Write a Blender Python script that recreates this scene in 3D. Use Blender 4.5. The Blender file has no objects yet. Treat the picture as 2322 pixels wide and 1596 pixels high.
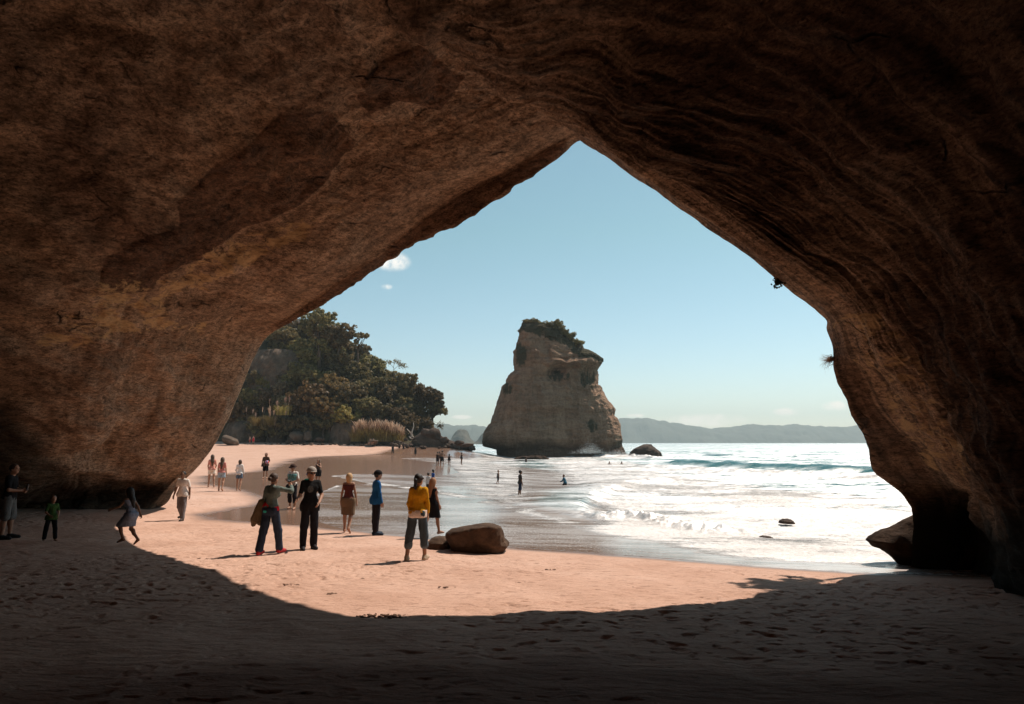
import bpy, bmesh, math, random
import numpy as np
from mathutils import Vector, Matrix

random.seed(7)
rng = np.random.default_rng(11)
scene = bpy.context.scene
COL = scene.collection

# ------------------------------------------------------------------ camera, light, exposure
FPX = 1547.0                       # focal length in pixels of the 2321 px wide view of the photograph
CZ = 2.4
PITCH = math.atan(205.0 / FPX)
cam_data = bpy.data.cameras.new("camera")
cam_data.sensor_width = 36.0
cam_data.lens = 36.0 * FPX / 2321.0
cam_data.clip_start = 0.05
cam_data.clip_end = 30000.0
cam = bpy.data.objects.new("camera", cam_data)
cam.location = (0, 0, CZ)
cam.rotation_euler = (math.radians(90) + PITCH, 0, 0)
COL.objects.link(cam)
scene.camera = cam

SUN_AZ, SUN_EL = math.radians(48.0), math.radians(55.0)
SUN = np.array([math.cos(SUN_EL) * math.sin(SUN_AZ), math.cos(SUN_EL) * math.cos(SUN_AZ), math.sin(SUN_EL)])

world = bpy.data.worlds.new("World")
scene.world = world
world.use_nodes = True
wn, wl = world.node_tree.nodes, world.node_tree.links
wn.clear()
w_out = wn.new("ShaderNodeOutputWorld")
w_bg = wn.new("ShaderNodeBackground")
w_sky = wn.new("ShaderNodeTexSky")
w_sky.sky_type = 'NISHITA'
w_sky.sun_disc = False
w_sky.sun_elevation = SUN_EL
w_sky.sun_rotation = SUN_AZ
w_sky.air_density = 1.0
w_sky.dust_density = 0.25
w_sky.ozone_density = 1.0
w_bg.inputs["Strength"].default_value = 0.12
w_tint = wn.new("ShaderNodeMix"); w_tint.data_type = 'RGBA'; w_tint.blend_type = 'MULTIPLY'
w_tint.inputs[0].default_value = 1.0
wl.new(w_sky.outputs[0], w_tint.inputs[6])
# a few small fair weather clouds near the horizon, placed by compass direction
w_tc = wn.new("ShaderNodeTexCoord")
w_sep = wn.new("ShaderNodeSeparateXYZ"); wl.new(w_tc.outputs["Generated"], w_sep.inputs[0])
w_el = wn.new("ShaderNodeMapRange"); w_el.inputs[1].default_value = 0.0; w_el.inputs[2].default_value = 0.30
wl.new(w_sep.outputs[2], w_el.inputs[0])
w_tm = wn.new("ShaderNodeMix"); w_tm.data_type = 'RGBA'
w_tm.inputs[6].default_value = (0.95, 0.93, 0.96, 1); w_tm.inputs[7].default_value = (0.87, 1.0, 0.775, 1)
wl.new(w_el.outputs[0], w_tm.inputs[0]); wl.new(w_tm.outputs[2], w_tint.inputs[7])


def wmath(op, a, b=None, c=None):
    n = wn.new("ShaderNodeMath"); n.operation = op
    for i, v in enumerate((a, b, c)):
        if v is None:
            continue
        if isinstance(v, (int, float)):
            n.inputs[i].default_value = v
        else:
            wl.new(v, n.inputs[i])
    return n.outputs[0]


w_noise = wn.new("ShaderNodeTexNoise")
w_noise.inputs["Scale"].default_value = 38.0
w_noise.inputs["Detail"].default_value = 7.0
w_noise.inputs["Roughness"].default_value = 0.6
wl.new(w_tc.outputs["Generated"], w_noise.inputs["Vector"])
cloud_sum = None
# azimuth, elevation, half width, half height in degrees
for az, el, hw, hh in ((-10.2, 14.9, 1.8, 1.0), (-10.6, 12.8, .6, .3), (15.6, 1.75, 4.0, .7), (21.9, 2.35, 1.3, .4), (25.2, 2.75, 1.1, .5),
                       (-4.2, 2.1, 1.1, .22), (10.2, 2.2, .9, .2)):
    a, e = math.radians(az), math.radians(el)
    d = Vector((math.cos(e) * math.sin(a), math.cos(e) * math.cos(a), math.sin(e)))
    r = Vector((math.cos(a), -math.sin(a), 0))
    u = r.cross(d)
    terms = []
    for vec, half in ((r, hw), (u, hh)):
        dot = wn.new("ShaderNodeVectorMath"); dot.operation = 'DOT_PRODUCT'
        wl.new(w_tc.outputs["Generated"], dot.inputs[0])
        dot.inputs[1].default_value = vec
        q = wmath('DIVIDE', dot.outputs["Value"], math.radians(half))
        terms.append(wmath('MULTIPLY', q, q))
    q = wmath('SUBTRACT', 1.0, wmath('ADD', terms[0], terms[1]))
    front = wn.new("ShaderNodeVectorMath"); front.operation = 'DOT_PRODUCT'
    wl.new(w_tc.outputs["Generated"], front.inputs[0]); front.inputs[1].default_value = d
    q = wmath('MULTIPLY', wmath('MAXIMUM', q, 0.0), wmath('GREATER_THAN', front.outputs["Value"], 0.5))
    cloud_sum = q if cloud_sum is None else wmath('MAXIMUM', cloud_sum, q)
cl = wmath('MULTIPLY_ADD', w_noise.outputs[0], 2.6, -1.3)
cl = wmath('MULTIPLY', cloud_sum, wmath('ADD', cl, 0.75))
cl_r = wn.new("ShaderNodeMapRange"); cl_r.interpolation_type = 'SMOOTHSTEP'
cl_r.inputs[1].default_value = 0.05; cl_r.inputs[2].default_value = 0.85
cl_r.inputs[3].default_value = 0.0; cl_r.inputs[4].default_value = 0.7
wl.new(cl, cl_r.inputs[0])
w_cm = wn.new("ShaderNodeMix"); w_cm.data_type = 'RGBA'
wl.new(cl_r.outputs[0], w_cm.inputs[0])
wl.new(w_tint.outputs[2], w_cm.inputs[6])
w_cm.inputs[7].default_value = (11.0, 9.8, 8.6, 1)
wl.new(w_cm.outputs[2], w_bg.inputs["Color"])
wl.new(w_bg.outputs[0], w_out.inputs["Surface"])

sun_data = bpy.data.lights.new("sun", 'SUN')
sun_data.energy = 5.0
sun_data.angle = math.radians(0.53)
sun_data.color = (1.0, 0.86, 0.74)
sun = bpy.data.objects.new("sun", sun_data)
sun.rotation_euler = Vector(-SUN).to_track_quat('-Z', 'Y').to_euler()
sun.location = (40, 40, 80)
COL.objects.link(sun)

scene.view_settings.view_transform = 'Standard'
scene.view_settings.look = 'None'
scene.view_settings.exposure = 0.22
scene.view_settings.gamma = 1.0
scene.view_settings.use_curve_mapping = False
cy = scene.cycles
cy.use_denoising = True
cy.denoiser = 'OPENIMAGEDENOISE'
cy.max_bounces = 8
cy.diffuse_bounces = 4
cy.glossy_bounces = 3
cy.transmission_bounces = 4
cy.volume_bounces = 0
cy.caustics_reflective = False
cy.caustics_refractive = False
cy.sample_clamp_indirect = 4.0
cy.sample_clamp_direct = 12.0
cy.adaptive_threshold = 0.015


# ------------------------------------------------------------------ small helpers
def ray(px, py):
    vx, vy = (px - 1160.5) / FPX, (798.0 - py) / FPX
    r = np.array([vx, math.cos(PITCH) - math.sin(PITCH) * vy, math.sin(PITCH) + math.cos(PITCH) * vy])
    return r / r[1]


def P(px, py, D):
    return np.array([0, 0, CZ]) + ray(px, py) * D


def G(px, py, z=0.0):
    r = ray(px, py)
    return np.array([0, 0, CZ]) + r * ((z - CZ) / r[2])


_perm = np.random.default_rng(3).permutation(512).astype(np.int64)
_perm = np.concatenate([_perm, _perm, _perm])
_grad = np.random.default_rng(4).normal(size=(512, 3)); _grad /= np.linalg.norm(_grad, axis=1)[:, None]


def perlin(p):
    p = np.asarray(p, dtype=np.float64)
    i = np.floor(p).astype(np.int64); f = p - i
    u = f * f * f * (f * (f * 6 - 15) + 10)
    i &= 511
    out = 0
    for dx in (0, 1):
        for dy in (0, 1):
            for dz in (0, 1):
                h = _perm[_perm[_perm[(i[:, 0] + dx) & 511] + ((i[:, 1] + dy) & 511)] + ((i[:, 2] + dz) & 511)] & 511
                g = _grad[h]
                v = g[:, 0] * (f[:, 0] - dx) + g[:, 1] * (f[:, 1] - dy) + g[:, 2] * (f[:, 2] - dz)
                w = (u[:, 0] if dx else 1 - u[:, 0]) * (u[:, 1] if dy else 1 - u[:, 1]) * (u[:, 2] if dz else 1 - u[:, 2])
                out = out + w * v
    return out * 1.5


def fbm(p, octaves=4, gain=0.5, lac=2.03):
    a, s, out = 1.0, 1.0, 0
    for k in range(octaves):
        out = out + a * perlin(p * s + 17.3 * k)
        a *= gain; s *= lac
    return out


def ridged(p, octaves=4):
    a, s, out = 1.0, 1.0, 0
    for k in range(octaves):
        out = out + a * (1 - 2 * np.abs(perlin(p * s + 9.1 * k)))
        a *= 0.5; s *= 2.1
    return out


def sstep(a, b, x):
    t = np.clip((x - a) / (b - a), 0, 1)
    return t * t * (3 - 2 * t)


def interp(x, xs, ys):
    """monotone-ish cubic (Catmull-Rom) interpolation of rows ys at parameters xs."""
    xs = np.asarray(xs, float); ys = np.asarray(ys, float); x = np.asarray(x, float)
    d = (ys[1:] - ys[:-1]) / (xs[1:] - xs[:-1])[:, None]
    m = np.empty_like(ys)
    m[1:-1] = (d[1:] * (xs[1:-1] - xs[:-2])[:, None] + d[:-1] * (xs[2:] - xs[1:-1])[:, None]) / (xs[2:] - xs[:-2])[:, None]
    m[0], m[-1] = d[0], d[-1]
    k = np.clip(np.searchsorted(xs, x, side='right') - 1, 0, len(xs) - 2)
    h = (xs[k + 1] - xs[k]); t = ((x - xs[k]) / h)[:, None]; h = h[:, None]
    return (2 * t**3 - 3 * t**2 + 1) * ys[k] + (t**3 - 2 * t**2 + t) * h * m[k] + (-2 * t**3 + 3 * t**2) * ys[k + 1] + (t**3 - t**2) * h * m[k + 1]


def mesh_from(name, verts, faces, smooth=True, attrs=None):
    """faces: (n,4) or (n,3) int array or list of such arrays."""
    me = bpy.data.meshes.new(name)
    verts = np.ascontiguousarray(verts, dtype=np.float32)
    arrs = faces if isinstance(faces, list) else [faces]
    arrs = [np.asarray(a, dtype=np.int32) for a in arrs if len(a)]
    nl = sum(a.size for a in arrs); nf = sum(len(a) for a in arrs)
    me.vertices.add(len(verts)); me.vertices.foreach_set("co", verts.ravel())
    me.loops.add(nl); me.polygons.add(nf)
    me.loops.foreach_set("vertex_index", np.concatenate([a.ravel() for a in arrs]).astype(np.int32))
    tot = np.concatenate([np.full(len(a), a.shape[1], np.int32) for a in arrs])
    start = np.concatenate([[0], np.cumsum(tot)[:-1]]).astype(np.int32)
    me.polygons.foreach_set("loop_start", start)
    me.polygons.foreach_set("loop_total", tot)
    me.update(calc_edges=True)
    me.validate()
    if smooth:
        me.polygons.foreach_set("use_smooth", np.ones(len(me.polygons), dtype=bool))
    for k, v in (attrs or {}).items():
        at = me.attributes.new(k, 'FLOAT', 'POINT')
        at.data.foreach_set("value", np.ascontiguousarray(v, dtype=np.float32))
    return me


def grid_faces(nu, nv, wrap_u=False):
    """vertex index = v * nu + u"""
    u = np.arange(nu if wrap_u else nu - 1); v = np.arange(nv - 1)
    U, V = np.meshgrid(u, v)
    U, V = U.ravel(), V.ravel(); U2 = (U + 1) % nu
    return np.stack([V * nu + U, V * nu + U2, (V + 1) * nu + U2, (V + 1) * nu + U], axis=1)


def add(name, me, mat=None, parent=None, label=None, cat=None, group=None, kind=None, loc=None):
    o = bpy.data.objects.new(name, me)
    COL.objects.link(o)
    if mat is not None and me is not None and len(me.materials) == 0:
        me.materials.append(mat)
    if parent is not None:
        o.parent = parent
    if loc is not None:
        o.location = loc
    tag(o, label, cat, group, kind)
    return o


def tag(o, label=None, cat=None, group=None, kind=None):
    if label: o["label"] = label
    if cat: o["category"] = cat
    if group: o["group"] = group
    if kind: o["kind"] = kind
    return o


def seg_dist(p, poly, closed=False):
    """distance of points p (n,2) to polyline and, if closed, sign (negative inside)."""
    poly = np.asarray(poly, float)[:, :2]
    n = len(poly); dm = np.full(len(p), 1e9); inside = np.zeros(len(p), bool)
    for i in range(n if closed else n - 1):
        a, b = poly[i], poly[(i + 1) % n]
        ab = b - a
        t = np.clip(((p - a) @ ab) / (ab @ ab + 1e-12), 0, 1)
        d = p - (a + t[:, None] * ab)
        dm = np.minimum(dm, d[:, 0]**2 + d[:, 1]**2)
        if closed:
            c = (a[1] > p[:, 1]) != (b[1] > p[:, 1])
            with np.errstate(divide='ignore', invalid='ignore'):
                xi = (b[0] - a[0]) * (p[:, 1] - a[1]) / (b[1] - a[1]) + a[0]
            inside ^= c & (p[:, 0] < xi)
    dm = np.sqrt(dm)
    return np.where(inside, -dm, dm) if closed else dm


# ------------------------------------------------------------------ materials
class NT:
    def __init__(self, name):
        self.m = bpy.data.materials.new(name); self.m.use_nodes = True
        self.n = self.m.node_tree.nodes; self.l = self.m.node_tree.links
        self.b = self.n["Principled BSDF"]; self.out = self.n["Material Output"]

    def lk(self, a, b): self.l.new(a, b)

    def math(self, op, *vals, clamp=False):
        n = self.n.new("ShaderNodeMath"); n.operation = op; n.use_clamp = clamp
        for i, v in enumerate(vals):
            if isinstance(v, (int, float)): n.inputs[i].default_value = v
            else: self.lk(v, n.inputs[i])
        return n.outputs[0]

    def coord(self, kind="Object", scale=(1, 1, 1), rot=(0, 0, 0)):
        t = self.n.new("ShaderNodeTexCoord"); mp = self.n.new("ShaderNodeMapping")
        mp.inputs["Scale"].default_value = scale; mp.inputs["Rotation"].default_value = rot
        self.lk(t.outputs[kind], mp.inputs[0]); return mp.outputs[0]

    def noise(self, vec, scale, detail=6, rough=0.6, dist=0.0):
        n = self.n.new("ShaderNodeTexNoise")
        n.inputs["Scale"].default_value = scale; n.inputs["Detail"].default_value = detail
        n.inputs["Roughness"].default_value = rough; n.inputs["Distortion"].default_value = dist
        self.lk(vec, n.inputs["Vector"]); return n.outputs[0]

    def voronoi(self, vec, scale, feature='F1', rnd=1.0):
        n = self.n.new("ShaderNodeTexVoronoi"); n.feature = feature
        n.inputs["Scale"].default_value = scale; n.inputs["Randomness"].default_value = rnd
        self.lk(vec, n.inputs["Vector"]); return n.outputs["Distance"]

    def ramp(self, fac, stops, interp='LINEAR'):
        n = self.n.new("ShaderNodeValToRGB"); n.color_ramp.interpolation = interp
        e = n.color_ramp.elements
        while len(e) < len(stops): e.new(0.5)
        for el, (p, c) in zip(e, stops):
            el.position = p
            el.color = (c, c, c, 1) if isinstance(c, (int, float)) else (*c, 1)
        self.lk(fac, n.inputs[0]); return n.outputs[0]

    def mix(self, fac, a, b, mode='MIX'):
        n = self.n.new("ShaderNodeMix"); n.data_type = 'RGBA'; n.blend_type = mode
        for i, v in ((0, fac), (6, a), (7, b)):
            if isinstance(v, tuple): n.inputs[i].default_value = (*v, 1)
            elif isinstance(v, (int, float)): n.inputs[i].default_value = v if i == 0 else (v, v, v, 1)
            else: self.lk(v, n.inputs[i])
        return n.outputs[2]

    def attr(self, name):
        n = self.n.new("ShaderNodeAttribute"); n.attribute_name = name; return n.outputs["Fac"]

    def range(self, v, a, b, c=0.0, d=1.0, smooth=True):
        n = self.n.new("ShaderNodeMapRange"); n.interpolation_type = 'SMOOTHSTEP' if smooth else 'LINEAR'
        for i, x in enumerate((v, a, b, c, d)):
            if isinstance(x, (int, float)): n.inputs[i].default_value = x
            else: self.lk(x, n.inputs[i])
        return n.outputs[0]

    def bump(self, h, strength=0.5, dist=0.1, prev=None):
        n = self.n.new("ShaderNodeBump")
        n.inputs["Strength"].default_value = strength; n.inputs["Distance"].default_value = dist
        self.lk(h, n.inputs["Height"])
        if prev is not None: self.lk(prev, n.inputs["Normal"])
        return n.outputs[0]

    def set(self, **kw):
        for k, v in kw.items():
            s = self.b.inputs[k.replace("_", " ")]
            if isinstance(v, tuple): s.default_value = (*v, 1) if len(v) == 3 else v
            elif isinstance(v, (int, float)): s.default_value = v
            else: self.lk(v, s)
        return self


def cave_material():
    t = NT("cave_rock")
    v = t.coord("Object")
    # bedding direction: stretched along the wall
    vs = t.coord("Object", (0.55, 0.55, 1.7), (0.25, -0.5, 0.6))
    big = t.noise(v, 0.28, 5, 0.6, 0.6)
    mid = t.noise(vs, 1.5, 8, 0.65, 0.4)
    fine = t.noise(vs, 9.0, 9, 0.72)
    pit = t.voronoi(vs, 5.0)
    pits = t.noise(v, 22.0, 4, 0.7)
    c1 = t.ramp(mid, [(0.28, (0.24, 0.168, 0.118)), (0.45, (0.35, 0.25, 0.178)), (0.58, (0.44, 0.322, 0.234)), (0.75, (0.53, 0.41, 0.31))])
    c2 = t.ramp(big, [(0.3, (0.62, 0.52, 0.47)), (0.5, (0.97, 0.9, 0.84)), (0.7, (1.15, 1.02, 0.88))])
    c = t.mix(1.0, c1, c2, 'MULTIPLY')
    grain = t.noise(vs, 26.0, 5, 0.75)
    fr = t.ramp(fine, [(0.37, 0.36), (0.5, 0.95), (0.62, 1.38)])
    c = t.mix(0.9, c, fr, 'MULTIPLY')
    c = t.mix(0.85, c, t.ramp(grain, [(0.36, 0.45), (0.5, 1.0), (0.64, 1.4)]), 'MULTIPLY')
    spots = t.ramp(pits, [(0.37, 0.25), (0.43, 1.0)])
    c = t.mix(0.75, c, spots, 'MULTIPLY')
    sk = t.attr("streak")
    c = t.mix(0.85, c, t.ramp(sk, [(0.30, 0.45), (0.48, 0.98), (0.66, 1.3)]), 'MULTIPLY')
    # long cracks along the bedding
    warp = t.n.new("ShaderNodeVectorMath"); warp.operation = 'ADD'
    wn_ = t.n.new("ShaderNodeTexNoise"); wn_.inputs["Scale"].default_value = 0.7; wn_.inputs["Detail"].default_value = 5
    t.lk(t.coord("Object", (0.35, 0.5, 1.1), (0.2, -0.6, 0.5)), warp.inputs[0]); t.lk(v, wn_.inputs["Vector"])
    t.lk(wn_.outputs["Color"], warp.inputs[1])
    vd = t.voronoi(warp.outputs[0], 0.8, 'DISTANCE_TO_EDGE')
    crack = t.math('MULTIPLY', t.range(vd, 0.004, 0.022, 1.0, 0.0), t.range(t.noise(v, 0.9, 3, 0.6), 0.54, 0.66))
    c = t.mix(t.math('MULTIPLY', crack, 0.7), c, (0.03, 0.02, 0.014))
    # darker crust where the outer skin of the rock has not flaked off, ochre where it has; shade of the ledge riser painted in too
    st = t.attr("stain_shade")
    edge = t.math('ADD', st, t.math('MULTIPLY_ADD', mid, 0.5, -0.25))
    c = t.mix(t.range(edge, 0.34, 0.62, 0, 0.92), c, t.mix(1.0, c, (0.38, 0.31, 0.28), 'MULTIPLY'))
    oc = t.attr("ochre")
    oe = t.math('ADD', t.math('MULTIPLY', oc, 0.5), t.math('MULTIPLY_ADD', t.noise(vs, 1.7, 9, 0.75, .5), 2.6, -1.3))
    oe = t.math('MULTIPLY', t.range(oe, 0.42, 0.62, 0, 0.9), t.range(oc, 0.05, 0.4))
    c = t.mix(oe, c, t.mix(fr, (0.30, 0.18, 0.085), (0.66, 0.44, 0.23)))
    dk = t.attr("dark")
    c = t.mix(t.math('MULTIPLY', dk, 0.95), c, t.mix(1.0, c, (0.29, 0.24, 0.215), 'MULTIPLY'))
    gr = t.attr("algae_shade")
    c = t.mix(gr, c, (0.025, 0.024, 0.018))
    h = t.math('ADD', t.math('MULTIPLY', mid, 1.2), t.math('MULTIPLY', fine, 0.55))
    h = t.math('ADD', h, t.math('MULTIPLY', pit, 0.25))
    h = t.math('ADD', h, t.math('MULTIPLY', spots, 0.12))
    h = t.math('SUBTRACT', h, t.math('MULTIPLY', crack, 0.6))
    t.set(Base_Color=c, Roughness=0.92, Specular_IOR_Level=0.15)
    t.lk(t.bump(h, 1.0, 0.22), t.b.inputs["Normal"])
    return t.m


def stack_material():
    t = NT("stack_rock")
    v = t.coord("Object")
    vv = t.coord("Object", (1, 1, 0.16))
    vh = t.coord("Object", (0.3, 0.3, 1.6))
    big = t.noise(v, 0.12, 6, 0.6, 0.5)
    st = t.noise(vv, 0.7, 8, 0.65, 0.3)
    lay = t.noise(vh, 0.9, 6, 0.6)
    fine = t.noise(v, 2.0, 8, 0.7)
    c = t.ramp(st, [(0.28, (0.23, 0.147, 0.103)), (0.5, (0.345, 0.225, 0.16)), (0.72, (0.44, 0.295, 0.213))])
    c = t.mix(1.0, c, t.ramp(big, [(0.3, (0.78, 0.68, 0.6)), (0.6, (1.05, 1.0, 0.92))]), 'MULTIPLY')
    c = t.mix(0.5, c, t.ramp(lay, [(0.35, 0.6), (0.55, 1.15)]), 'MULTIPLY')
    c = t.mix(0.8, c, t.ramp(fine, [(0.34, 0.62), (0.5, 1.0), (0.66, 1.18)]), 'MULTIPLY')
    mo = t.attr("moss")
    me = t.math('ADD', mo, t.math('MULTIPLY_ADD', t.noise(vv, 0.9, 8, 0.7), 1.3, -0.65))
    c = t.mix(t.range(me, 0.42, 0.6, 0, 0.92), c, t.mix(fine, (0.02, 0.024, 0.012), (0.07, 0.065, 0.035)))
    wt = t.attr("wet")
    c = t.mix(wt, c, (0.035, 0.026, 0.018))
    h = t.math('ADD', t.math('MULTIPLY', st, 1.0), t.math('ADD', t.math('MULTIPLY', lay, 0.6), t.math('MULTIPLY', fine, 0.7)))
    t.set(Base_Color=c, Roughness=0.92, Specular_IOR_Level=0.15)
    t.lk(t.bump(h, 0.9, 1.2), t.b.inputs["Normal"])
    return t.m


def rock_material(name, a, b, c_, scale=1.0, spec=0.2):
    t = NT(name)
    v = t.coord("Object")
    n1 = t.noise(v, 1.2 * scale, 8, 0.65, 0.4); n2 = t.noise(v, 9 * scale, 6, 0.7)
    col = t.ramp(n1, [(0.3, a), (0.5, b), (0.7, c_)])
    col = t.mix(0.6, col, t.ramp(n2, [(0.3, 0.5), (0.6, 1.2)]), 'MULTIPLY')
    t.set(Base_Color=col, Roughness=0.85, Specular_IOR_Level=spec)
    t.lk(t.bump(t.math('ADD', n1, t.math('MULTIPLY', n2, 0.4)), 0.9, 0.12 / scale), t.b.inputs["Normal"])
    return t.m


def sand_material():
    t = NT("sand")
    v = t.coord("Object")
    wet = t.attr("wet")
    n1 = t.noise(v, 0.8, 6, 0.6); n2 = t.noise(v, 30, 4, 0.7); n3 = t.noise(t.coord("Object", (0.6, 1.6, 1)), 5.0, 7, 0.65)
    dry = t.ramp(t.noise(v, 0.45, 9, 0.7), [(0.3, (0.46, 0.282, 0.207)), (0.5, (0.54, 0.348, 0.265)), (0.7, (0.60, 0.405, 0.32))])
    dry = t.mix(0.7, dry, t.ramp(n2, [(0.25, 0.78), (0.7, 1.1)]), 'MULTIPLY')
    print_shade = t.noise(t.coord("Object", (0.6, 1.5, 1)), 8, 4, 0.65)
    dry = t.mix(t.range(print_shade, 0.57, 0.64, 0, 0.6), dry, t.mix(1.0, dry, (0.50, 0.45, 0.42), 'MULTIPLY'))  # footprint shadows painted into the sand colour as dark dashes
    w = t.math('ADD', wet, t.math('MULTIPLY', t.math('MULTIPLY_ADD', n1, 0.5, -0.25), t.range(wet, 0.02, .3)))
    wf = t.range(w, 0.15, 0.7)
    shade_mix = t.math('MULTIPLY', t.attr("sand_shade"), 0.9)
    dry = t.mix(shade_mix, dry, t.mix(1.0, dry, (0.43, 0.35, 0.32), 'MULTIPLY'))
    c = t.mix(wf, dry, (0.225, 0.132, 0.09))
    t.set(Base_Color=c, Roughness=t.range(w, 0.2, 0.85, 0.95, 0.16), Specular_IOR_Level=t.range(w, 0.2, 0.8, 0.1, 0.6))
    h = t.math('ADD', t.math('MULTIPLY', n3, 1.0), t.math('MULTIPLY', n2, 0.12))
    b = t.n.new("ShaderNodeBump"); b.inputs["Distance"].default_value = 0.055
    t.lk(h, b.inputs["Height"]); t.lk(t.range(w, 0.1, 0.6, 0.9, 0.035), b.inputs["Strength"])
    t.lk(b.outputs[0], t.b.inputs["Normal"])
    return t.m


def sea_material():
    t = NT("sea_water")
    v = t.coord("Object")
    vs = t.coord("Object", (0.35, 1.0, 1.0), (0, 0, 0.12))
    foam = t.attr("foam"); deep = t.attr("deep"); rgh = t.attr("chop")
    n_big = t.noise(vs, 0.55, 7, 0.65, 0.6)
    n_mid = t.noise(vs, 2.2, 8, 0.7, 0.5)
    n_f = t.noise(v, 7.0, 6, 0.75)
    n = t.math('ADD', t.math('MULTIPLY', n_big, 0.5), t.math('MULTIPLY', n_mid, 0.5))
    fm = t.math('ADD', foam, t.math('MULTIPLY_ADD', n, 2.2, -1.1))
    fm = t.math('ADD', fm, t.math('MULTIPLY_ADD', n_f, 0.7, -0.35))
    fm = t.math('MULTIPLY', t.range(fm, 0.4, 0.72), t.range(foam, 0.03, 0.2))
    # bubbles left on the film by the last wave, painted white for their sun sparkle
    bub = t.math('MULTIPLY', t.range(t.noise(v, 16.0, 3, 0.7), 0.585, 0.65), t.range(t.math('ADD', t.attr("fleck"), t.math('MULTIPLY_ADD', n_mid, 1.0, -0.5)), 0.15, 0.6))
    fm = t.math('MAXIMUM', fm, bub)
    wc = t.ramp(deep, [(0.0, (0.19, 0.115, 0.078)), (0.25, (0.24, 0.19, 0.155)), (0.5, (0.085, 0.20, 0.20)), (1.0, (0.02, 0.17, 0.18))])
    fc = t.mix(t.range(n_f, .3, .7), (0.52, 0.46, 0.41), (0.90, 0.87, 0.84))
    c = t.mix(fm, wc, fc)
    rough = t.mix(fm, t.range(deep, 0, 1, 0.10, 0.2), 0.75)
    t.set(Base_Color=c, Roughness=rough, IOR=1.33, Specular_IOR_Level=0.5)
    far = t.noise(t.coord("Object", (0.45, 1.0, 1.0)), 0.9, 9, 0.72, 0.3)
    h = t.math('ADD', t.math('MULTIPLY', far, 1.3), t.math('MULTIPLY', n_f, 0.16))
    b = t.n.new("ShaderNodeBump"); b.inputs["Distance"].default_value = 1.0
    t.lk(h, b.inputs["Height"]); t.lk(rgh, b.inputs["Strength"])
    hf = t.math('MULTIPLY', t.math('ADD', n_mid, t.math('MULTIPLY', n_f, 0.5)), fm)
    t.lk(t.bump(hf, 0.8, 0.22, b.outputs[0]), t.b.inputs["Normal"])
    # wavelets too small to build: a broad sun glint, broken up by the patches of ruffled and slick water
    gl = t.n.new("ShaderNodeBsdfGlossy"); gl.inputs["Roughness"].default_value = 0.56
    gl.inputs["Color"].default_value = (1, 1, 1, 1)
    g1 = t.noise(t.coord("Object", (0.16, 0.62, 1.0)), 0.55, 12, 0.80, 0.2)
    ruf = t.math('MULTIPLY', t.range(g1, 0.43, 0.57), t.range(deep, 0.1, 0.6, 0.25, 1.0))
    ruf = t.math('MULTIPLY', ruf, t.range(foam, 0.5, 0.9, 1.0, 0.55))
    ruf = t.math('MULTIPLY', ruf, t.math('SUBTRACT', 1.0, t.attr("slick"), clamp=True))
    gf = t.math('ADD', t.math('MULTIPLY', ruf, 0.78), t.math('MULTIPLY', fm, 0.07), clamp=True)
    mx = t.n.new("ShaderNodeMixShader"); t.lk(gf, mx.inputs[0])
    t.lk(t.b.outputs[0], mx.inputs[1]); t.lk(gl.outputs[0], mx.inputs[2]); t.lk(mx.outputs[0], t.out.inputs[0])
    return t.m


def leaf_material(name, ca, cb, trans=0.3, sp=0.3, objvar=True):
    t = NT(name)
    g = t.n.new("ShaderNodeNewGeometry")
    oi = t.n.new("ShaderNodeObjectInfo")
    tint = t.attr("tint")
    c = t.mix(t.math('MULTIPLY_ADD', g.outputs["Random Per Island"], 0.5, t.math('MULTIPLY', tint, 0.5)), ca, cb)
    hsv = t.n.new("ShaderNodeHueSaturation")
    t.lk(t.range(oi.outputs["Random"], 0, 1, 0.475, 0.525, False), hsv.inputs["Hue"])
    t.lk(t.range(oi.outputs["Random"], 0, 1, 0.65, 1.4, False), hsv.inputs["Value"])
    t.lk(c, hsv.inputs["Color"])
    c = hsv.outputs[0]
    t.set(Base_Color=c, Roughness=0.55, Specular_IOR_Level=sp)
    tr = t.n.new("ShaderNodeBsdfTranslucent"); t.lk(c, tr.inputs[0])
    mx = t.n.new("ShaderNodeMixShader"); mx.inputs[0].default_value = trans
    t.lk(t.b.outputs[0], mx.inputs[1]); t.lk(tr.outputs[0], mx.inputs[2]); t.lk(mx.outputs[0], t.out.inputs[0])
    return t.m


_plain = {}


def plain(name, col, rough=0.8, noise_scale=25, var=0.25, spec=0.2, bump=0.15):
    key = (name, col)
    if key in _plain: return _plain[key]
    t = NT(name)
    n = t.noise(t.coord("Object"), noise_scale, 5, 0.6)
    lo = tuple(x * (1 - var) for x in col); hi = tuple(min(1, x * (1 + var)) for x in col)
    t.set(Base_Color=t.ramp(n, [(0.3, lo), (0.7, hi)]), Roughness=rough, Specular_IOR_Level=spec)
    if bump: t.lk(t.bump(n, bump, 0.03), t.b.inputs["Normal"])
    _plain[key] = t.m
    return t.m


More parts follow.
